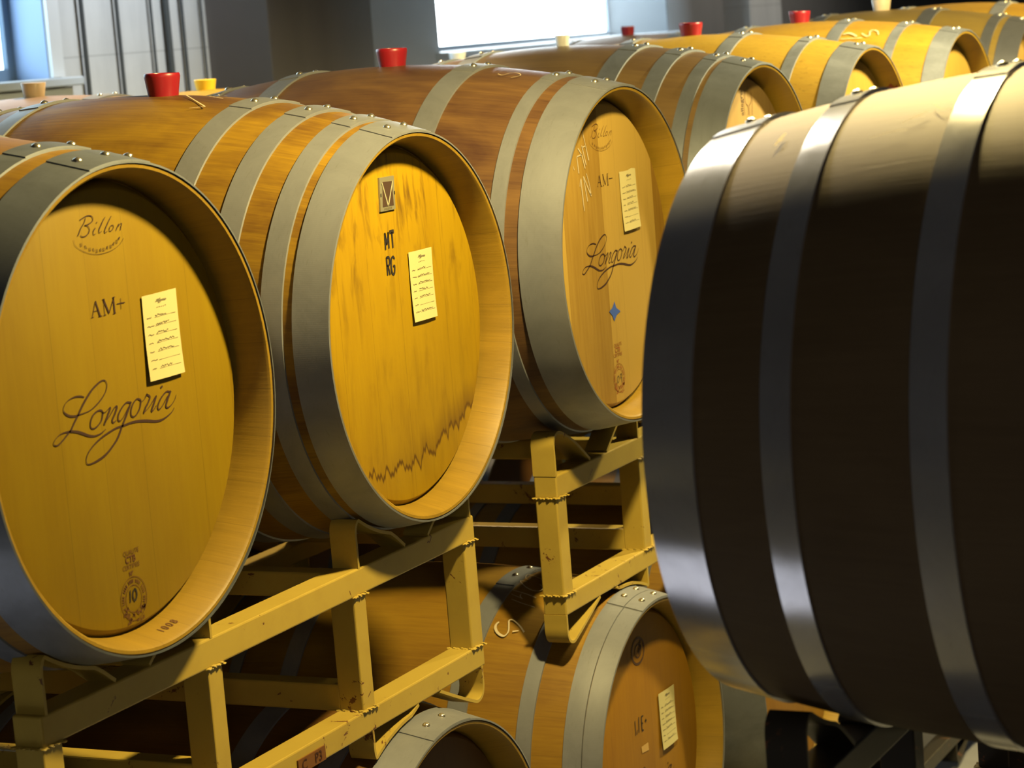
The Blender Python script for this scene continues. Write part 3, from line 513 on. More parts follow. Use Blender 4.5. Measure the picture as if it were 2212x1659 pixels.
S6 = wood_shell('oak_staves_golden', (0.82, 0.50, 0.05), (0.57, 0.29, 0.03), 0.0, 6.1, 0.5, fleck=0.4)
bF, prF = barrel((3.884, 0.048, 0.024), 0.298, 0.352, 0.0, [(0, 0.052), (0.137, 0.163), (0.289, 0.324)], S6, H5, GALV_M,
    'golden oak barrel with pale chalk marks on top, next beyond the bright yellow one', G_ROW)
S7 = wood_shell('oak_staves_olive', (0.40, 0.27, 0.05), (0.24, 0.15, 0.03), 0.015, 7.3, 0.4)
bG, prG = barrel((4.62, 0.05, 0.026), 0.298, 0.356, 0.015, [(0, 0.060), (0.078, 0.108), (0.262, 0.305)], S7, H5, GALV_DARK,
    'olive brown barrel with dark hoops at the far end of the row', G_ROW)
bH, prH = barrel((5.42, 0.05, 0.026), 0.298, 0.356, 0.015, [(0, 0.060), (0.130, 0.160), (0.262, 0.305)], S6, H5, GALV,
    'yellow barrel cut off at the top right corner, the farthest in the row', G_ROW)

# lower row under the racks
G_LOW = 'lower row of wine barrels under the racks'
S8 = wood_shell('oak_staves_deep_amber', (0.74, 0.42, 0.035), (0.36, 0.16, 0.018), 0.0, 8.6, 0.45)
H8 = wood_head('oak_head_orange', (0.74, 0.36, 0.012), (0.48, 0.20, 0.008), 0.4, 9.0, 0.3, contrast=0.2)
bL2, prL2 = barrel((1.62, 0.055, -0.935), 0.296, 0.350, 0.0, [(0, 0.0335), (0.0345, 0.068), (0.125, 0.154), (0.250, 0.288)], S8, H8, GALV,
    'amber lower barrel with chalked letters on its side and a paper card', G_LOW, riv_a=(-0.075, 0.105))
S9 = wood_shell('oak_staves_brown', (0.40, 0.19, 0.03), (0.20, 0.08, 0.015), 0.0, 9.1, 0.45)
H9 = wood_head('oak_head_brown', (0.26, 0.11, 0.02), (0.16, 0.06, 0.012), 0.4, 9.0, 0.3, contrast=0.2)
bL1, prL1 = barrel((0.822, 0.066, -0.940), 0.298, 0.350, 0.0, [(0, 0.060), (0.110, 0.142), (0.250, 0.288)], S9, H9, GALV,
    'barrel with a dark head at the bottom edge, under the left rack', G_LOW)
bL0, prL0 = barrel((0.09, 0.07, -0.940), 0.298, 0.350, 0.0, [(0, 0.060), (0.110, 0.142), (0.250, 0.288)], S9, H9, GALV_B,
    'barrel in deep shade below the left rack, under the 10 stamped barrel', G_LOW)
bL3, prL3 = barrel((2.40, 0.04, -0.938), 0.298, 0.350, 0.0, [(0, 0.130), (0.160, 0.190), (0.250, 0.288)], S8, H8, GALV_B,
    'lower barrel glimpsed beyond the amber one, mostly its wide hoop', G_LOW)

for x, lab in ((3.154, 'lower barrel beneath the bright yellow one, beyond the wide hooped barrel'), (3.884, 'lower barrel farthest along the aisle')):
    barrel((x, 0.06, -0.940), 0.298, 0.350, 0.0, [(0, 0.060), (0.110, 0.142), (0.250, 0.288)], S8, H9, GALV_DARK, lab, G_LOW, rivets=False, seg=72)  # dark head colour stands in for the deep shade down here

# the barrel across the aisle, close to the camera
SR = wood_shell('oak_staves_silvered', (0.27, 0.185, 0.09), (0.18, 0.115, 0.05), 0.0, 12.0, 0.6, 0.7, seam_d=0.06)
HR = wood_head('oak_head_plain', (0.56, 0.34, 0.08), (0.40, 0.2, 0.04), 0.4)
bR, prR = barrel((0.012, -0.774, -0.003), 0.298, 0.352, 0.0, [(0, 0.055), (0.128, 0.160), (0.277, 0.313)], SR, HR, GALV_R,
    'large dark barrel in the right foreground, its shiny hoops lit from above', 'barrels across the aisle', rz=PI, seg=160, riv_a=(-0.10, 0.07))
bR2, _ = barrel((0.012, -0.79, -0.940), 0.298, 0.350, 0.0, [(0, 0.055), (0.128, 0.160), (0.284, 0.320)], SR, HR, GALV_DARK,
    'barrel in black shadow beneath the large foreground barrel', 'barrels across the aisle', rz=PI, rivets=False)  # dark hoop colour stands in for the shadow under the foreground barrel

part('scuff_marks', CHALK, bR, D['scuffs'], on_shell(prR, 0.0), 0.7)
# second row, behind; only the tops show
G_BACK = 'second row of barrels behind'
SB1 = wood_shell('oak_staves_tan', (0.72, 0.50, 0.33), (0.50, 0.32, 0.20), 0.0, 14.0, 0.4)
back_hoops = [(0, 0.058), (0.110, 0.140), (0.235, 0.272)]
def back(x, z, shell, hoop_m, label):
    return barrel((x, 1.20, z - 0.346), 0.295, 0.346, 0.0, back_hoops, shell, H5, hoop_m, label, G_BACK, seg=72)
back(2.045, 0.354, SB1, GALV, 'tan barrel in the second row carrying the cream bung, below the window sill')
back(2.738, 0.331, S5, GALV, 'yellow lit barrel in the second row carrying the yellow bung')
back(4.111, 0.332, SB1, GALV_B, 'second row barrel hidden but for its white bung, near the bright window')
back(5.401, 0.368, SB1, GALV, 'pinkish barrel top in the second row to the right of the bright window')

back(1.352, 0.356, SB1, GALV_B, 'shaded second row barrel to the left of the tan one')
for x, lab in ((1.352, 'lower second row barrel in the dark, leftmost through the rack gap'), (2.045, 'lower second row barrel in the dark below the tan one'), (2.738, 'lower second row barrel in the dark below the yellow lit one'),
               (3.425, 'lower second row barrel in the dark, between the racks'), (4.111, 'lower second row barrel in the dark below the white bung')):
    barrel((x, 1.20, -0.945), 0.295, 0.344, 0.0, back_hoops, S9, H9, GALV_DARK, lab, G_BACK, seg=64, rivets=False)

# bungs
bung((0.855, 0.505, 0.361), 0.0285, 0.030, RED, 'big red bung nearest the camera, on the barrel with the V plaque')
bung((1.562, 0.476, 0.369), 0.0285, 0.030, RED, 'dark red bung on the reddish barrel, against the grey pillar')
bung((2.421, 0.526, 0.375), 0.016, 0.020, WHITE, 'faint pale bung in the glare on the greyish barrel', 'plug')
bung((3.154, 0.521, 0.370), 0.0285, 0.028, RED, 'red bung on the bright yellow barrel, right of the window')
bung((3.884, 0.498, 0.3755), 0.0285, 0.028, RED, 'red bung farthest right, on the golden barrel')
bung((4.62, 0.50, 0.389), 0.0285, 0.034, CREAM, 'tan bung at the top edge on the olive brown barrel', 'plug')
bung((2.045, 1.65, 0.353), 0.0275, 0.029, CREAM, 'cream bung at far left below the window sill', 'plug')
bung((2.738, 1.65, 0.326), 0.0275, 0.027, YELLOW, 'bright yellow bung behind the nearest red one', 'plug')
bung((4.111, 1.65, 0.331), 0.0255, 0.030, WHITE, 'white bung just left of the bright window corner', 'plug')
bung((5.401, 1.65, 0.367), 0.0235, 0.028, RED, 'small pinkish red bung washed out by the window glare')

# --- marks on the heads
def longoria(parent, dx=0.0, dz=0.0, sx=1.0, mat=INK, cut=None):
    part('brand_lettering', mat, parent, [[(p[0] * sx + dx, p[1] * sx + dz, p[2]) for p in s] for s in D['longoria']], on_head())
def move(strokes, dx, dz, sx=1.0, sz=1.0): return [[(p[0] * sx + dx, p[1] * sz + dz, p[2]) for p in s] for s in strokes]
def seal(parent, cx, cz, r, mat, digits, shear=0.0):
    P = on_head(0.0007)
    def fn(bm):
        ring_flat(bm, cx, cz, r, 0.0009, P); ring_flat(bm, cx, cz, r * 0.62, 0.0009, P)
        for i in range(30):
            a = PI * (-0.12) + i / 29 * PI * 1.24
            ca, sa = math.cos(a), math.sin(a)
            if i % 5 == 3: continue
            ribbon(bm, [(cx + r * 0.73 * ca, cz + r * 0.73 * sa, 0.0017), (cx + r * 0.90 * ca, cz + r * 0.90 * sa, 0.0017)], P, 1)
        # shield of leaves and curls at the foot of the seal
        rnd = random.Random(5)
        for i in range(26):
            a = -PI / 2 + rnd.uniform(-0.95, 0.95); q = rnd.uniform(0.72, 1.22)
            if abs(a + PI / 2) > 0.55 and q > 1.0: q *= 0.8
            x, z = cx + r * q * math.cos(a), cz + r * q * math.sin(a)
            e = rnd.uniform(0, PI)
            ribbon(bm, [(x, z, 0.0016), (x + 0.003 * math.cos(e), z + 0.003 * math.sin(e), 0.0026), (x + 0.0045 * math.cos(e + 0.8), z + 0.0045 * math.sin(e + 0.8), 0.0014)], P, 2)
    part('cooper_seal', mat, parent, fn=fn)
    def fn2(bm):
        text_mesh(bm, 'QUALITE', cx + 0.0035, cz + 0.0595, 0.0085, P, 0.0, 1.0)
        text_mesh(bm, 'CTB', cx + 0.001, cz + 0.0505, 0.0125, P, 0.0, 0.95, 0.0003)
        text_mesh(bm, 'CERTIFIEE', cx + 0.001, cz + 0.0415, 0.0085, P, 0.0, 1.0)
        text_mesh(bm, 'N°', cx - 0.0005, cz + r + 0.0045, 0.0075, P, 0.0, 1.0, 0.0003)
    part('cooper_stamp', mat, parent, fn=fn2)
    part('seal_number', INK_DARK, parent, digits, on_head(0.0009))
longoria(bA)
part('cooper_lettering', INK, bA, D['billon'], pA, 0.8)
part('toast_lettering', INK, bA, D['am'] + D['plus'] + D['plusv'], pA)
card(D['paperA'], bA, seed=3)
seal(bA, 0.0, -0.2433, 0.028, INK_SOFT, D['ten'])
def fn1008(bm):
    # number burnt into the sloping inside of the chime
    for i, ch in enumerate('1008'):
        a = PI - (0.075 + i * 0.036)
        def pl(u, v, n=False, a=a):
            rr = 0.308 - 0.0108 - 0.0092 * ((0.024 + v) / (HD - 0.006)) - 0.0008
            aa = a - u / 0.29
            return Vector((rr * math.sin(aa), 0.024 + v, rr * math.cos(aa)))
        text_mesh(bm, ch, 0, 0, 0.015, pl, 0.0, 1.0, 0.0003)
part('rim_number', INK_SOFT, bA, fn=fn1008)

part('stencil_letters', INK_DARK, bB, D['mtrg'], pA, 1.35)
card(D['paperB'], bB, seed=8)
def slab(bm, pts, y0, y1):
    a = [bm.verts.new((p[0], y0, p[1])) for p in pts]; b = [bm.verts.new((p[0], y1, p[1])) for p in pts]
    bm.faces.new(a); bm.faces.new(list(reversed(b))); n = len(a)
    for i in range(n): bm.faces.new((a[i], b[i], b[(i + 1) % n], a[(i + 1) % n]))
plq = part('metal_plaque', plain('brushed_plaque', (0.32, 0.30, 0.20), 0.35, 0.35), bB, fn=lambda bm: slab(bm, D['plaque'], HD - 0.003, HD - 0.0002), label='small pale metal plaque with a V on a dark field')
part('plaque_field', plain('plaque_dark_enamel', (0.075, 0.045, 0.03), 0.4), plq, fn=lambda bm: slab(bm, D['plaquein'], HD - 0.0034, HD - 0.0028))
part('plaque_letter', plain('plaque_letter_metal', (0.40, 0.38, 0.24), 0.4), plq, [D['plaqueV'][0][:2], D['plaqueV'][0][1:]], on_head(0.0038))
part('plaque_nails', INK_DARK, plq, D['plaquenail'], on_head(0.0036), 4.0)
def plaque_small(bm):
    c = [Vector(p[:2]) for p in D['plaque']]
    m = (c[2] + c[3]) / 2 * 0.94 + (c[0] + c[1]) / 2 * 0.06
    for i in range(7): ribbon(bm, [(m.x - 0.012 + i * 0.0036, m.y - 0.001, 0.0014), (m.x - 0.0105 + i * 0.0036, m.y + 0.0022, 0.0014)], on_head(0.0038), 1)
part('plaque_small_print', PEN, plq, fn=plaque_small)

longoria(bC, 0.0035, 0.0, 0.94)
part('cooper_lettering', INK_SOFT, bC, move(D['billon'], -0.004, -0.0065, 0.96, 0.98), pA, 0.7)
part('toast_lettering', INK, bC, move(D['am'] + D['plus'], -0.003, 0.004, 0.94, 1.0), pA, 0.8)
card(D['paperC'], bC, seed=12, torn=True)
seal(bC, 0.0055, -0.2235, 0.0255, plain('rust_red_stamp', (0.26, 0.08, 0.006), 0.8), D['nine'])
part('chalk_marks', CHALK, bC, D['chalkC'], on_head(0.001))
part('diamond_sticker', plain('blue_vinyl', (0.05, 0.11, 0.45), 0.5), bC, fn=lambda bm: poly(bm, D['diamond'], on_head(0.0012)), label='small blue diamond sticker')
part('chalk_letter', CHALK, bC, D['chalkC2'], on_shell(prC, 0.022), 0.8)

part('goblet_drawing', INK_SOFT, bD, D['allegro'], on_head(), 0.8)
part('printed_lettering', INK, bD, fn=lambda bm: text_mesh(bm, 'allegro', -0.0125, 0.219, 0.0215, on_head(), PI / 2, 0.92))
part('chalk_marks', CHALK, bB, D['chalkB'], on_shell(prB, 0.05), 0.9)
part('chalk_marks', CHALK, bF, D['chalkF'], on_shell(prF, 0.0), 0.9)
# dried wine smear on the inside of the rim of the yellow barrel
def smear(bm):
    rings = []
    for j in range(5):
        t = 0.006 + 0.030 * j / 4; r = 0.298 - 0.0118 - 0.0092 * (t / 0.043) - 0.0006
        e = 0.03 * math.sin(j * 2.2)
        rings.append([bm.verts.new((r * math.sin(a), t, r * math.cos(a))) for a in [0.80 + e + 0.36 * i / 12 for i in range(13)]])
    for A, B in zip(rings, rings[1:]):
        for i in range(12): bm.faces.new((A[i], A[i + 1], B[i + 1], B[i]))
part('wine_smear', plain('dried_red_wine', (0.16, 0.012, 0.006), 0.4), bE, fn=smear, label='dark red wine smear')

part('chalk_marks', CHALK, bL2, D['chalkL'], on_shell(prL2, 0.0))
card(D['paperL'], bL2, seed=21)
part('toast_lettering', INK_DARK, bL2, D['llae'], pA, 1.1)
longoria(bL2, 0.012, -0.060, 0.9)
def oval(bm):
    P = on_head(0.0007)
    ring_flat(bm, 0.0058, 0.1964, 0.024, 0.0045, P, sx=1.2)
    ring_flat(bm, 0.0058, 0.1964, 0.012, 0.003, P, sx=1.2)
    rnd = random.Random(2)
    for i in range(10):
        x, z = 0.0058 + rnd.uniform(-0.012, 0.012), 0.1964 + rnd.uniform(-0.012, 0.012)
        ribbon(bm, [(x, z, 0.002), (x + 0.005, z + 0.003, 0.003), (x + 0.003, z + 0.007, 0.002)], P, 2)
part('cooper_seal', plain('smoky_stamp', (0.09, 0.045, 0.03), 0.8), bL2, fn=oval)
part('label_residue', plain('label_residue', (0.55, 0.34, 0.10), 0.8), bL2, fn=lambda bm: poly(bm, [(-0.010, 0.017), (0.0226, 0.0163), (0.0239, 0.0009), (-0.008, 0.004)], on_head(0.0008)))

# ------------------------------------------------------------------ racks
TB = 0.040                                   # square tube
def frame_bars(root, y0, hw, zt, zb, flip, RACK, slots, over, under):
    """one of the two frames of a rack: rails, posts and bent strap saddles; y0 is its outer face"""
    s = flip
    ya, yb = (y0, y0 + TB * 1.1) if s > 0 else (y0 - TB * 1.1, y0)
    for z1, h, nm in ((zt, TB, 'top_rail'), (zb + TB * 0.9, TB * 0.9, 'bottom_rail')):
        bm = bmesh.new(); box(bm, -hw + 0.002, hw - 0.002, ya, yb, z1 - h, z1, 0.0025); obj(nm, bm, RACK, root, False)
    zi0, zi1 = zb + TB * 0.9 - 0.001, zt - TB + 0.001
    for x0, w in ((-hw, 0.040), (-0.217, 0.036), (0.181, 0.036), (hw - 0.040, 0.040)):
        bm = bmesh.new()
        box(bm, x0, x0 + w, ya + 0.001, yb - 0.001, zi0, zi1, 0.0025)
        # weld beads at both ends
        for zz in (zi0 + 0.001, zi1 - 0.001):
            n = 10
            for side in (0, 1):
                for i in range(n):
                    t = i / (n - 1)
                    if side == 0: p = (x0 + w * t, ya - 0.0004 if s > 0 else yb + 0.0004, zz + 0.0014 * math.sin(i * 2.6))
                    else: p = (x0 - 0.0002, ya + (yb - ya) * t, zz + 0.0014 * math.sin(i * 2.1))
                    bmesh.ops.create_icosphere(bm, subdivisions=1, radius=0.0014 + 0.0005 * math.sin(i * 4.1 + x0 * 50), matrix=Matrix.Translation(p) @ Matrix.Diagonal((3.0, 3.0, 0.9, 1)))
        obj('post', bm, RACK, root, False)
    def strap(pts, th=0.005):
        bm = bmesh.new(); L = []
        P = smooth_line([(p[0], p[1]) for p in pts], 4) if len(pts) > 2 else pts
        for p in P:
            for (bx, bz, br) in over:
                dx = p[0] - bx
                if abs(dx) < br and p[1] > zt - TB: p[1] = min(p[1], bz - math.sqrt(br * br - dx * dx) - 0.0042)
            for (bx, bz, br) in under:
                dx = p[0] - bx
                if abs(dx) < br and p[1] < zb + TB: p[1] = max(p[1], bz + math.sqrt(br * br - dx * dx) + 0.0042)
        prev = None
        for i, p in enumerate(P):
            a = P[max(i - 1, 0)]; b = P[min(i + 1, len(P) - 1)]
            d = Vector((b[0] - a[0], 0, b[1] - a[1])).normalized(); nn = Vector((-d.z, 0, d.x)) * th * 0.5
            c = Vector((p[0], 0, p[1]))
            q = [bm.verts.new((c + nn).to_tuple()), bm.verts.new((c - nn).to_tuple())]
            q2 = [bm.verts.new((c - nn).to_tuple()), bm.verts.new((c + nn).to_tuple())]
            for v in q: v.co.y = ya
            for v in q2: v.co.y = yb
            ring = q + q2
            if prev:
                for k in range(4): bm.faces.new((prev[k], prev[(k + 1) % 4], ring[(k + 1) % 4], ring[k]))
            else: bm.faces.new(ring)
            prev = ring
        bm.faces.new(list(reversed(prev)))
        bmesh.ops.recalc_face_normals(bm, faces=bm.faces[:])
        return bm
    for cx in slots:
        for m in (-1, 1):
            e = cx + m * 0.186 - m * 0.0025          # outer leg of the saddle
            if abs(e) > hw: e = math.copysign(hw - 0.0025, e)
            up = [(e, zt - 0.001), (e, zt + 0.030), (e, zt + 0.055), (e - m * 0.006, zt + 0.068), (e - m * 0.020, zt + 0.073), (e - m * 0.040, zt + 0.068), (e - m * 0.090, zt + 0.042), (e - m * 0.146, zt + 0.002)]
            obj('saddle', strap(up), RACK, root)
            dn = [(e, zb + 0.001), (e, zb - 0.015), (e, zb - 0.032), (e - m * 0.006, zb - 0.046), (e - m * 0.022, zb - 0.052), (e - m * 0.042, zb - 0.046), (e - m * 0.090, zb - 0.026), (e - m * 0.146, zb - 0.001)]
            obj('saddle', strap(dn), RACK, root)
def rack(xc, yf, zc, label, sgn=1, depth=0.79, group='barrel racks', mat=None, slots=(-0.386, 0.386), over=(), under=(), straight=0.0):
    """two-barrel steel rack; zc is the height of the axis of the barrels it carries"""
    root = empty('barrel_rack', (xc, yf, zc - 0.61)); tag(root, label, 'rack', group)
    RACK_ = mat or RACK
    oz = zc - 0.61
    over = [(x - xc, z - oz, r) for x, z, r in over]; under = [(x - xc, z - oz, r) for x, z, r in under]
    zt, zb = 0.61 - 0.359, 0.0
    hw = 0.583
    frame_bars(root, 0.0, hw, zt, zb, sgn, RACK_, slots, [(a, b, c - straight) for a, b, c in over], [(a, b, c - straight * 0.6) for a, b, c in under])
    frame_bars(root, sgn * depth, hw, zt, zb, -sgn, RACK_, slots, over, under)
    a, b = (TB, depth - TB) if sgn > 0 else (-depth + TB, -TB)
    for x0 in (-0.2165, 0.1815):
        for z0, z1 in ((zb + TB * 0.9 - 0.002, zb + TB * 1.9), (zt - TB - 0.003, zt - 0.004)):
            bm = bmesh.new(); box(bm, x0, x0 + 0.035, a, b, z0, z1, 0.003); obj('side_rail', bm, RACK_, root, False)
    return root
RA, RB, RC, RD, RE = (0.081, -0.014, 0.333), (0.855, -0.021, 0.326), (1.562, 0.007, 0.326), (2.421, 0.008, 0.326), (3.154, 0.013, 0.324)
RF, RG, RH = (3.884, 0.024, 0.324), (4.62, 0.026, 0.326), (5.42, 0.026, 0.326)
L0_, L1_, L2__, L3_ = (0.09, -0.940, 0.324), (0.822, -0.940, 0.324), (1.62, -0.935, 0.322), (2.40, -0.938, 0.324)
L4_, L5_ = (3.154, -0.94, 0.324), (3.884, -0.94, 0.324)
RR_, RR2 = (0.012, -0.003, 0.325), (0.012, -0.940, 0.324)
r1 = rack(0.474, 0.12, 0.0, 'cream yellow rack carrying the 10 and MT RG barrels, chipped paint, brown number plate', over=(RA, RB), under=(L0_, L1_), straight=0.014)
r2 = rack(1.958, 0.12, 0.0, 'cream yellow rack carrying the 09 and goblet barrels, behind the foreground barrel', slots=(-0.396, 0.424), over=(RC, RD), under=(L2__, L3_), straight=0.014)
r3 = rack(3.51, 0.12, 0.0, 'rack hidden under the bright yellow and golden barrels', slots=(-0.356, 0.374), over=(RE, RF), under=(L4_, L5_))
r4 = rack(5.02, 0.12, 0.0, 'rack hidden under the two farthest barrels', slots=(-0.40, 0.40), over=(RG, RH))
rack(0.474, 0.12, -0.94, 'floor level rack under the shaded lower barrels at left', over=(L0_, L1_))
rack(1.990, 0.12, -0.94, 'floor level rack under the chalked amber barrel', over=(L2__, L3_))
rack(3.51, 0.12, -0.94, 'floor level rack at the far end of the aisle', slots=(-0.356, 0.374), over=(L4_, L5_), mat=RACK_SHADED)
rack(0.398, -0.835, 0.0, 'rack darkened as if in shadow, carrying the large foreground barrel', -1, mat=RACK_SHADED, over=(RR_,), under=(RR2,))
rack(0.398, -0.835, -0.94, 'floor level rack in shadow at bottom right', -1, mat=RACK_SHADED, over=(RR2,))
K1, K2, K3, K4 = (2.045, 0.008, 0.322), (2.738, -0.0255, 0.322), (4.111, -0.014, 0.322), (5.401, 0.022, 0.322)
U_ = [(x, -0.945, 0.322) for x in (1.352, 2.045, 2.738, 3.425, 4.111)]
rack(2.40, 1.24, -0.01, 'rack of the second row under the tan and yellow lit barrels', slots=(-0.355, 0.338), over=(K1, K2), under=U_)
rack(1.02, 1.24, -0.01, 'rack of the second row at the left, in shade', slots=(-0.332, 0.332), over=((1.352, 0.01, 0.322),), under=U_)
rack(2.40, 1.24, -0.945, 'floor level rack of the second row in the dark', slots=(-0.355, 0.338), over=U_)
rack(3.80, 1.24, -0.945, 'floor level rack of the second row farther along in the dark', slots=(-0.375, 0.311), over=U_)
rack(4.50, 1.24, -0.01, 'rack of the second row under the barrel with the white bung', slots=(-0.389, 0.389), over=(K3,), under=U_)
rack(5.79, 1.24, -0.01, 'rack of the second row under the pinkish barrel', slots=(-0.389, 0.389), over=(K4,))
pm = part('number_plate', plain('rusty_brown_plate', (0.17, 0.065, 0.012), 0.55), r1, fn=lambda bm: box(bm, 0.4546 - 0.474, 0.5311 - 0.474, -0.0025, 0.0, 0.0015, 0.0225), label='rusty brown plate stamped with a number')
def three(bm):
    P = lambda u, v, n=False: ((Vector((u, -0.0032, v)), Vector((0, -1, 0))) if n else Vector((u, -0.0032, v)))
    text_mesh(bm, 'P3', 0.036, 0.0115, 0.021, P, 0, 1.0, 0.0002)
    text_mesh(bm, 'C', -0.003, 0.0115, 0.021, P, 0, 1.0, 0.0002)
part('plate_number', plain('plate_dark', (0.05, 0.012, 0.004), 0.6), pm, fn=three)

# ------------------------------------------------------------------ room
def concrete(name, base, dark, scale=2.2, form=True, rough=0.85):
    k = NT(name)
    tc = k.n.new('ShaderNodeNewGeometry'); sp = k.n.new('ShaderNodeSeparateXYZ'); k.link(tc.outputs['Position'], sp.inputs[0])
    v = tc.outputs['Position']
    n1 = k.noise(v, scale, 6, 0.65, 0.6); n2 = k.noise(v, 28, 4, 0.6)
    st = k.noise(k.comb(k.math('MULTIPLY', sp.outputs[0], 9), 0.0, k.math('MULTIPLY', sp.outputs[2], 1.3)), 1.2, 4, 0.6)
    f = k.math('ADD', k.math('MULTIPLY', k.ramp(n1, 0.3, 0.7), 0.45), k.math('MULTIPLY', k.ramp(st, 0.4, 0.75), 0.45), clamp=True)
    c = k.mix(f, base, dark)
    if form:
        fr = k.math('FRACT', k.math('MULTIPLY', sp.outputs[2], 4.6))
        ln = k.math('LESS_THAN', fr, 0.02)
        c = k.mix(k.math('MULTIPLY', ln, 0.45), c, tuple(q * 0.5 for q in dark))
    k.link(c, k.b.inputs['Base Color']); k.b.inputs['Roughness'].default_value = rough
    k.bump(n2, 0.15, 0.003)
    return k.m
M_BAY = concrete('pale_board_marked_concrete', (0.62, 0.63, 0.62), (0.42, 0.43, 0.43))
M_WALL = concrete('grey_plaster_wall', (0.20, 0.195, 0.19), (0.16, 0.155, 0.15), 1.2, False)
M_DARK = concrete('dark_painted_pillar', (0.15, 0.135, 0.125), (0.115, 0.105, 0.10), 1.0, False)
M_JAMB = concrete('window_bay_glow_tint', (0.46, 0.47, 0.47), (0.38, 0.39, 0.40), 1.0, False)  # wall beside the bright window; its glow is put into the paler colour
M_REV = plain('reveal_daylight_tint', (0.30, 0.42, 0.66), 0.6)  # blue cast of the daylight is put into the reveal colour
M_FLOOR = concrete('sealed_concrete_floor', (0.22, 0.22, 0.22), (0.15, 0.15, 0.155), 1.5, False, 0.45)
M_CEIL = plain('dark_ceiling', (0.08, 0.08, 0.085), 0.9)
M_FRAME = plain('window_frame_steel_blue', (0.10, 0.16, 0.24), 0.5)
M_PIPE = plain('dark_conduit', (0.07, 0.08, 0.085), 0.5, 0.2)
FZ, CZ = -1.622, 2.6
YW = 2.95
X0, X1, Y0 = -5.0, 15.0, -5.5
def slabs(name, mat, *boxes, bev=0.0, parent=None):
    bm = bmesh.new()
    for b in boxes: box(bm, *b, bev)
    o = obj(name, bm, mat, parent, False)
    if parent is None: struct(o)
    return o
slabs('floor', M_FLOOR, (X0, X1, Y0, YW + 0.5, FZ - 0.15, FZ))
slabs('ceiling', M_CEIL, (X0, X1, Y0, YW + 0.5, CZ, CZ + 0.15))
slabs('wall_near', M_WALL, (X0, X1, Y0 - 0.2, Y0, FZ, CZ))
slabs('wall_left', M_WALL, (X0 - 0.2, X0, Y0, YW + 0.5, FZ, CZ))
slabs('wall_far', M_WALL, (X1, X1 + 0.2, Y0, YW + 0.5, FZ, CZ))
# wall behind the barrels, with two deep window openings
WD = 0.42
W1 = (1.70, 3.873, 0.378, 1.95)
W2 = (6.48, 8.95, 0.345, 1.95)
def back_wall():
    segs = [('wall_back', M_BAY, [(X0, W1[0], YW, YW + WD, FZ, CZ), (W1[0], W1[1], YW, YW + WD, FZ, W1[2]), (W1[0], W1[1], YW, YW + WD, W1[3], CZ), (W1[1], 5.10, YW, YW + WD, FZ, CZ)]),
            ('wall_back', M_JAMB, [(5.10, W2[0], YW, YW + WD, FZ, CZ), (W2[0], W2[1], YW, YW + WD, FZ, W2[2]), (W2[0], W2[1], YW, YW + WD, W2[3], CZ)]),
            ('wall_back', M_WALL, [(W2[1], X1, YW, YW + WD, FZ, CZ)])]
    for n, m, bs in segs: slabs(n, m, *bs)
back_wall()
def window(n, W, fw, rev, strength, col, dep):
    root = empty('window_%d' % n, ((W[0] + W[1]) / 2, YW + WD, W[2])); struct(root)
    ox, oy, oz = root.location
    yb = YW + dep
    L = lambda *b: tuple(q - (ox, ox, oy, oy, oz, oz)[i] for i, q in enumerate(b))
    slabs('window_frame', M_FRAME, L(W[0], W[0] + fw, yb, yb + 0.05, W[2], W[3]), L(W[1] - fw, W[1], yb, yb + 0.05, W[2], W[3]),
          L(W[0] + fw, W[1] - fw, yb, yb + 0.05, W[2], W[2] + fw * 0.75), L(W[0] + fw, W[1] - fw, yb, yb + 0.05, W[3] - fw * 0.6, W[3]), parent=root)
    slabs('window_reveal', rev, L(W[0] - 0.001, W[0] + 0.012, YW + 0.001, yb, W[2], W[3]), L(W[1] - 0.012, W[1] + 0.001, YW + 0.001, yb, W[2], W[3]),
          L(W[0] + 0.012, W[1] - 0.012, YW - 0.002, yb, W[3] - 0.012, W[3]), parent=root)
    pane = plain('daylight_frosted_pane_%d' % n, (0.8, 0.85, 0.9), 0.3, emit=col, estr=strength)
    slabs('window_pane', pane, L(W[0] + fw * 0.8, W[1] - fw * 0.8, yb + 0.018, yb + 0.026, W[2] + 0.01, W[3] - 0.01), parent=root)
    return root, L
w1, L1 = window(1, W1, 0.050, M_REV, 5.0, (0.62, 0.86, 1.0), 0.125)
slabs('window_sill', plain('sill_paint', (0.60, 0.66, 0.72), 0.5), L1(W1[0] - 0.1, 3.94, YW - 0.075, YW + 0.125, W1[2] - 0.028, W1[2] - 0.001), bev=0.004, parent=w1)
slabs('window_apron', plain('apron_paint', (0.66, 0.72, 0.80), 0.6), L1(W1[0] - 0.1, 3.93, YW - 0.035, YW - 0.001, W1[2] - 0.062, W1[2] - 0.030), parent=w1)
slabs('window_casing', plain('casing_paint', (0.66, 0.68, 0.68), 0.5), L1(3.865, 3.925, YW - 0.014, YW + 0.001, W1[2] + 0.001, W1[3]), parent=w1)
w2, L2_ = window(2, W2, 0.03, plain('dark_blue_reveal', (0.012, 0.024, 0.035), 0.6), 16.0, (0.80, 0.93, 1.0), 0.31)
slabs('window_sill', plain('sill_paint_light', (0.60, 0.70, 0.80), 0.4), L2_(W2[0] - 0.03, W2[1] + 0.04, YW - 0.06, YW + 0.31, W2[2] - 0.028, W2[2] - 0.001), bev=0.004, parent=w2)
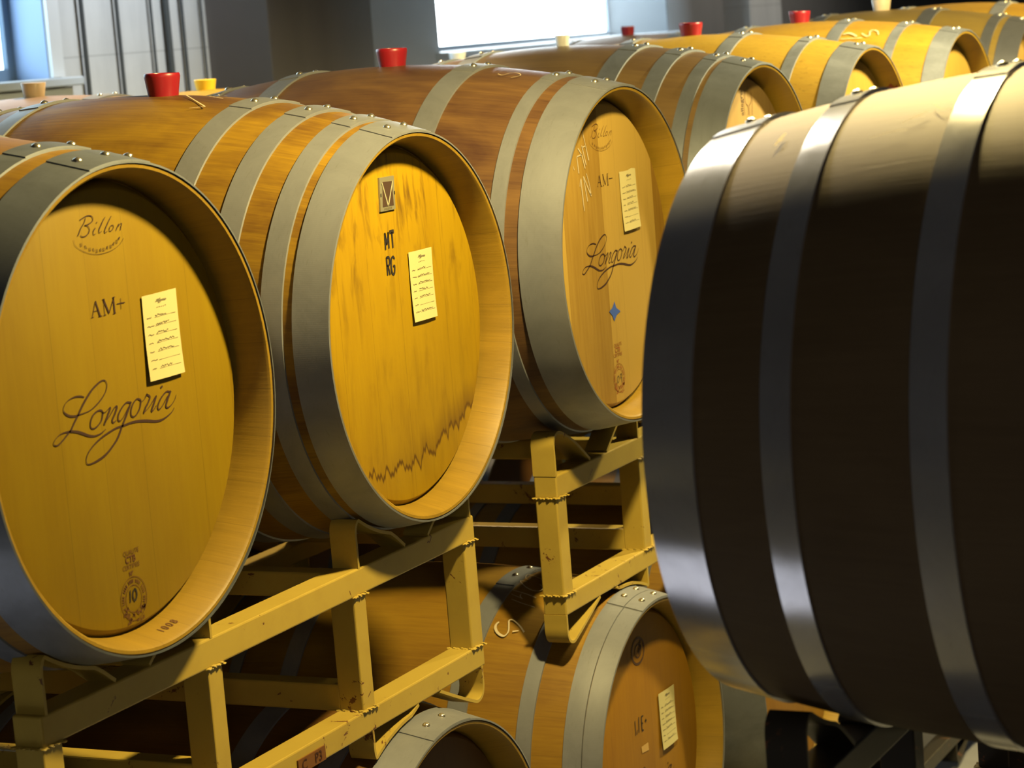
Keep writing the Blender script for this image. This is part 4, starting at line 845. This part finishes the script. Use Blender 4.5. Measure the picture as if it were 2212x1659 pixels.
# added scatter volume imitating lens glare around the bright window
hz = bpy.data.materials.new('window_haze'); hz.use_nodes = True
hz.node_tree.nodes.remove(hz.node_tree.nodes['Principled BSDF'])
vs_ = hz.node_tree.nodes.new('ShaderNodeVolumeScatter'); vs_.inputs['Color'].default_value = (0.82, 0.92, 1.0, 1)
vs_.inputs['Density'].default_value = 0.45; vs_.inputs['Anisotropy'].default_value = 0.0
hz.node_tree.links.new(vs_.outputs[0], hz.node_tree.nodes['Material Output'].inputs['Volume'])
bm = bmesh.new(); box(bm, 5.0, 7.3, 2.16, 2.61, 0.05, 1.9)
hz_o = obj('window_haze', bm, hz, None, False); hz_o['kind'] = 'stuff'; tag(hz_o, 'added haze imitating lens glare in front of the bright window', 'haze')
# pillar between the windows, and a pilaster further on
struct(slabs('trim_1', M_DARK, (4.78, 5.50, 2.70, YW + 0.01, FZ, CZ), bev=0.006))
struct(slabs('trim_2', M_BAY, (9.72, 10.20, 2.80, YW + 0.01, FZ, CZ), bev=0.006))
# conduits down the pale bay
for i, (x, r, lab) in enumerate(((4.038, 0.0075, 'leftmost thin conduit on the pale wall beside the left window'), (4.232, 0.0065, 'second thin conduit on the pale wall, right of the leftmost'),
                         (4.427, 0.005, 'faint thin conduit just left of the thickest one'), (4.512, 0.010, 'thickest dark conduit on the pale wall'), (4.609, 0.006, 'thin conduit just right of the thickest one'),
                         (4.730, 0.004, 'last conduit beside the dark pillar'))):
    bm = bmesh.new(); lathe_z(bm, [(FZ, 0.0), (FZ, r), (CZ, r), (CZ, 0.0)], 20)
    for zz in (0.1, 1.3):
        bmesh.ops.create_cube(bm, size=1.0, matrix=Matrix.Translation((0, 0.012, zz)) @ Matrix.Diagonal((r * 3.4, 0.02, 0.02, 1)))
    o = obj('conduit_pipe', bm, M_PIPE, None, True, (x, YW - r - 0.012, 0))
    tag(o, lab, 'pipe', 'conduits on the pale wall')

# lamps that give the light: shade, bulb, cord, hung from the ceiling
def pendant(x, y, z, label, bulb_col):
    root = empty('pendant_lamp', (x, y, z)); tag(root, label, 'lamp', 'hanging lamps over the aisle')
    bm = bmesh.new(); lathe_z(bm, [(0.03, 0.150), (0.045, 0.150), (0.11, 0.06), (0.16, 0.03), (0.20, 0.03), (0.20, 0.024), (0.155, 0.024), (0.105, 0.052), (0.04, 0.142), (0.03, 0.150)], 40)
    bmesh.ops.recalc_face_normals(bm, faces=bm.faces[:])
    obj('lamp_shade', bm, M_CEIL, root)
    bm = bmesh.new(); bmesh.ops.create_uvsphere(bm, u_segments=20, v_segments=12, radius=0.03, matrix=Matrix.Translation((0, 0, 0.11)))
    obj('bulb', bm, plain('bulb_glow', (1, 0.9, 0.7), 0.4, emit=bulb_col, estr=6.0), root)
    bm = bmesh.new(); lathe_z(bm, [(0.2, 0.0), (0.2, 0.004), (CZ - z, 0.004), (CZ - z, 0.0)], 8)
    obj('cord', bm, M_PIPE, root)
for lx, ly, lz, lab in ((0.70, -0.74, 1.06, 'lamp hanging over the aisle beside the foreground barrel'), (3.45, -0.70, 1.09, 'lamp hanging over the aisle by the yellow barrels'), (6.0, -0.75, 1.11, 'lamp hanging over the far end of the aisle')):
    pendant(lx, ly, lz, lab, WARM)
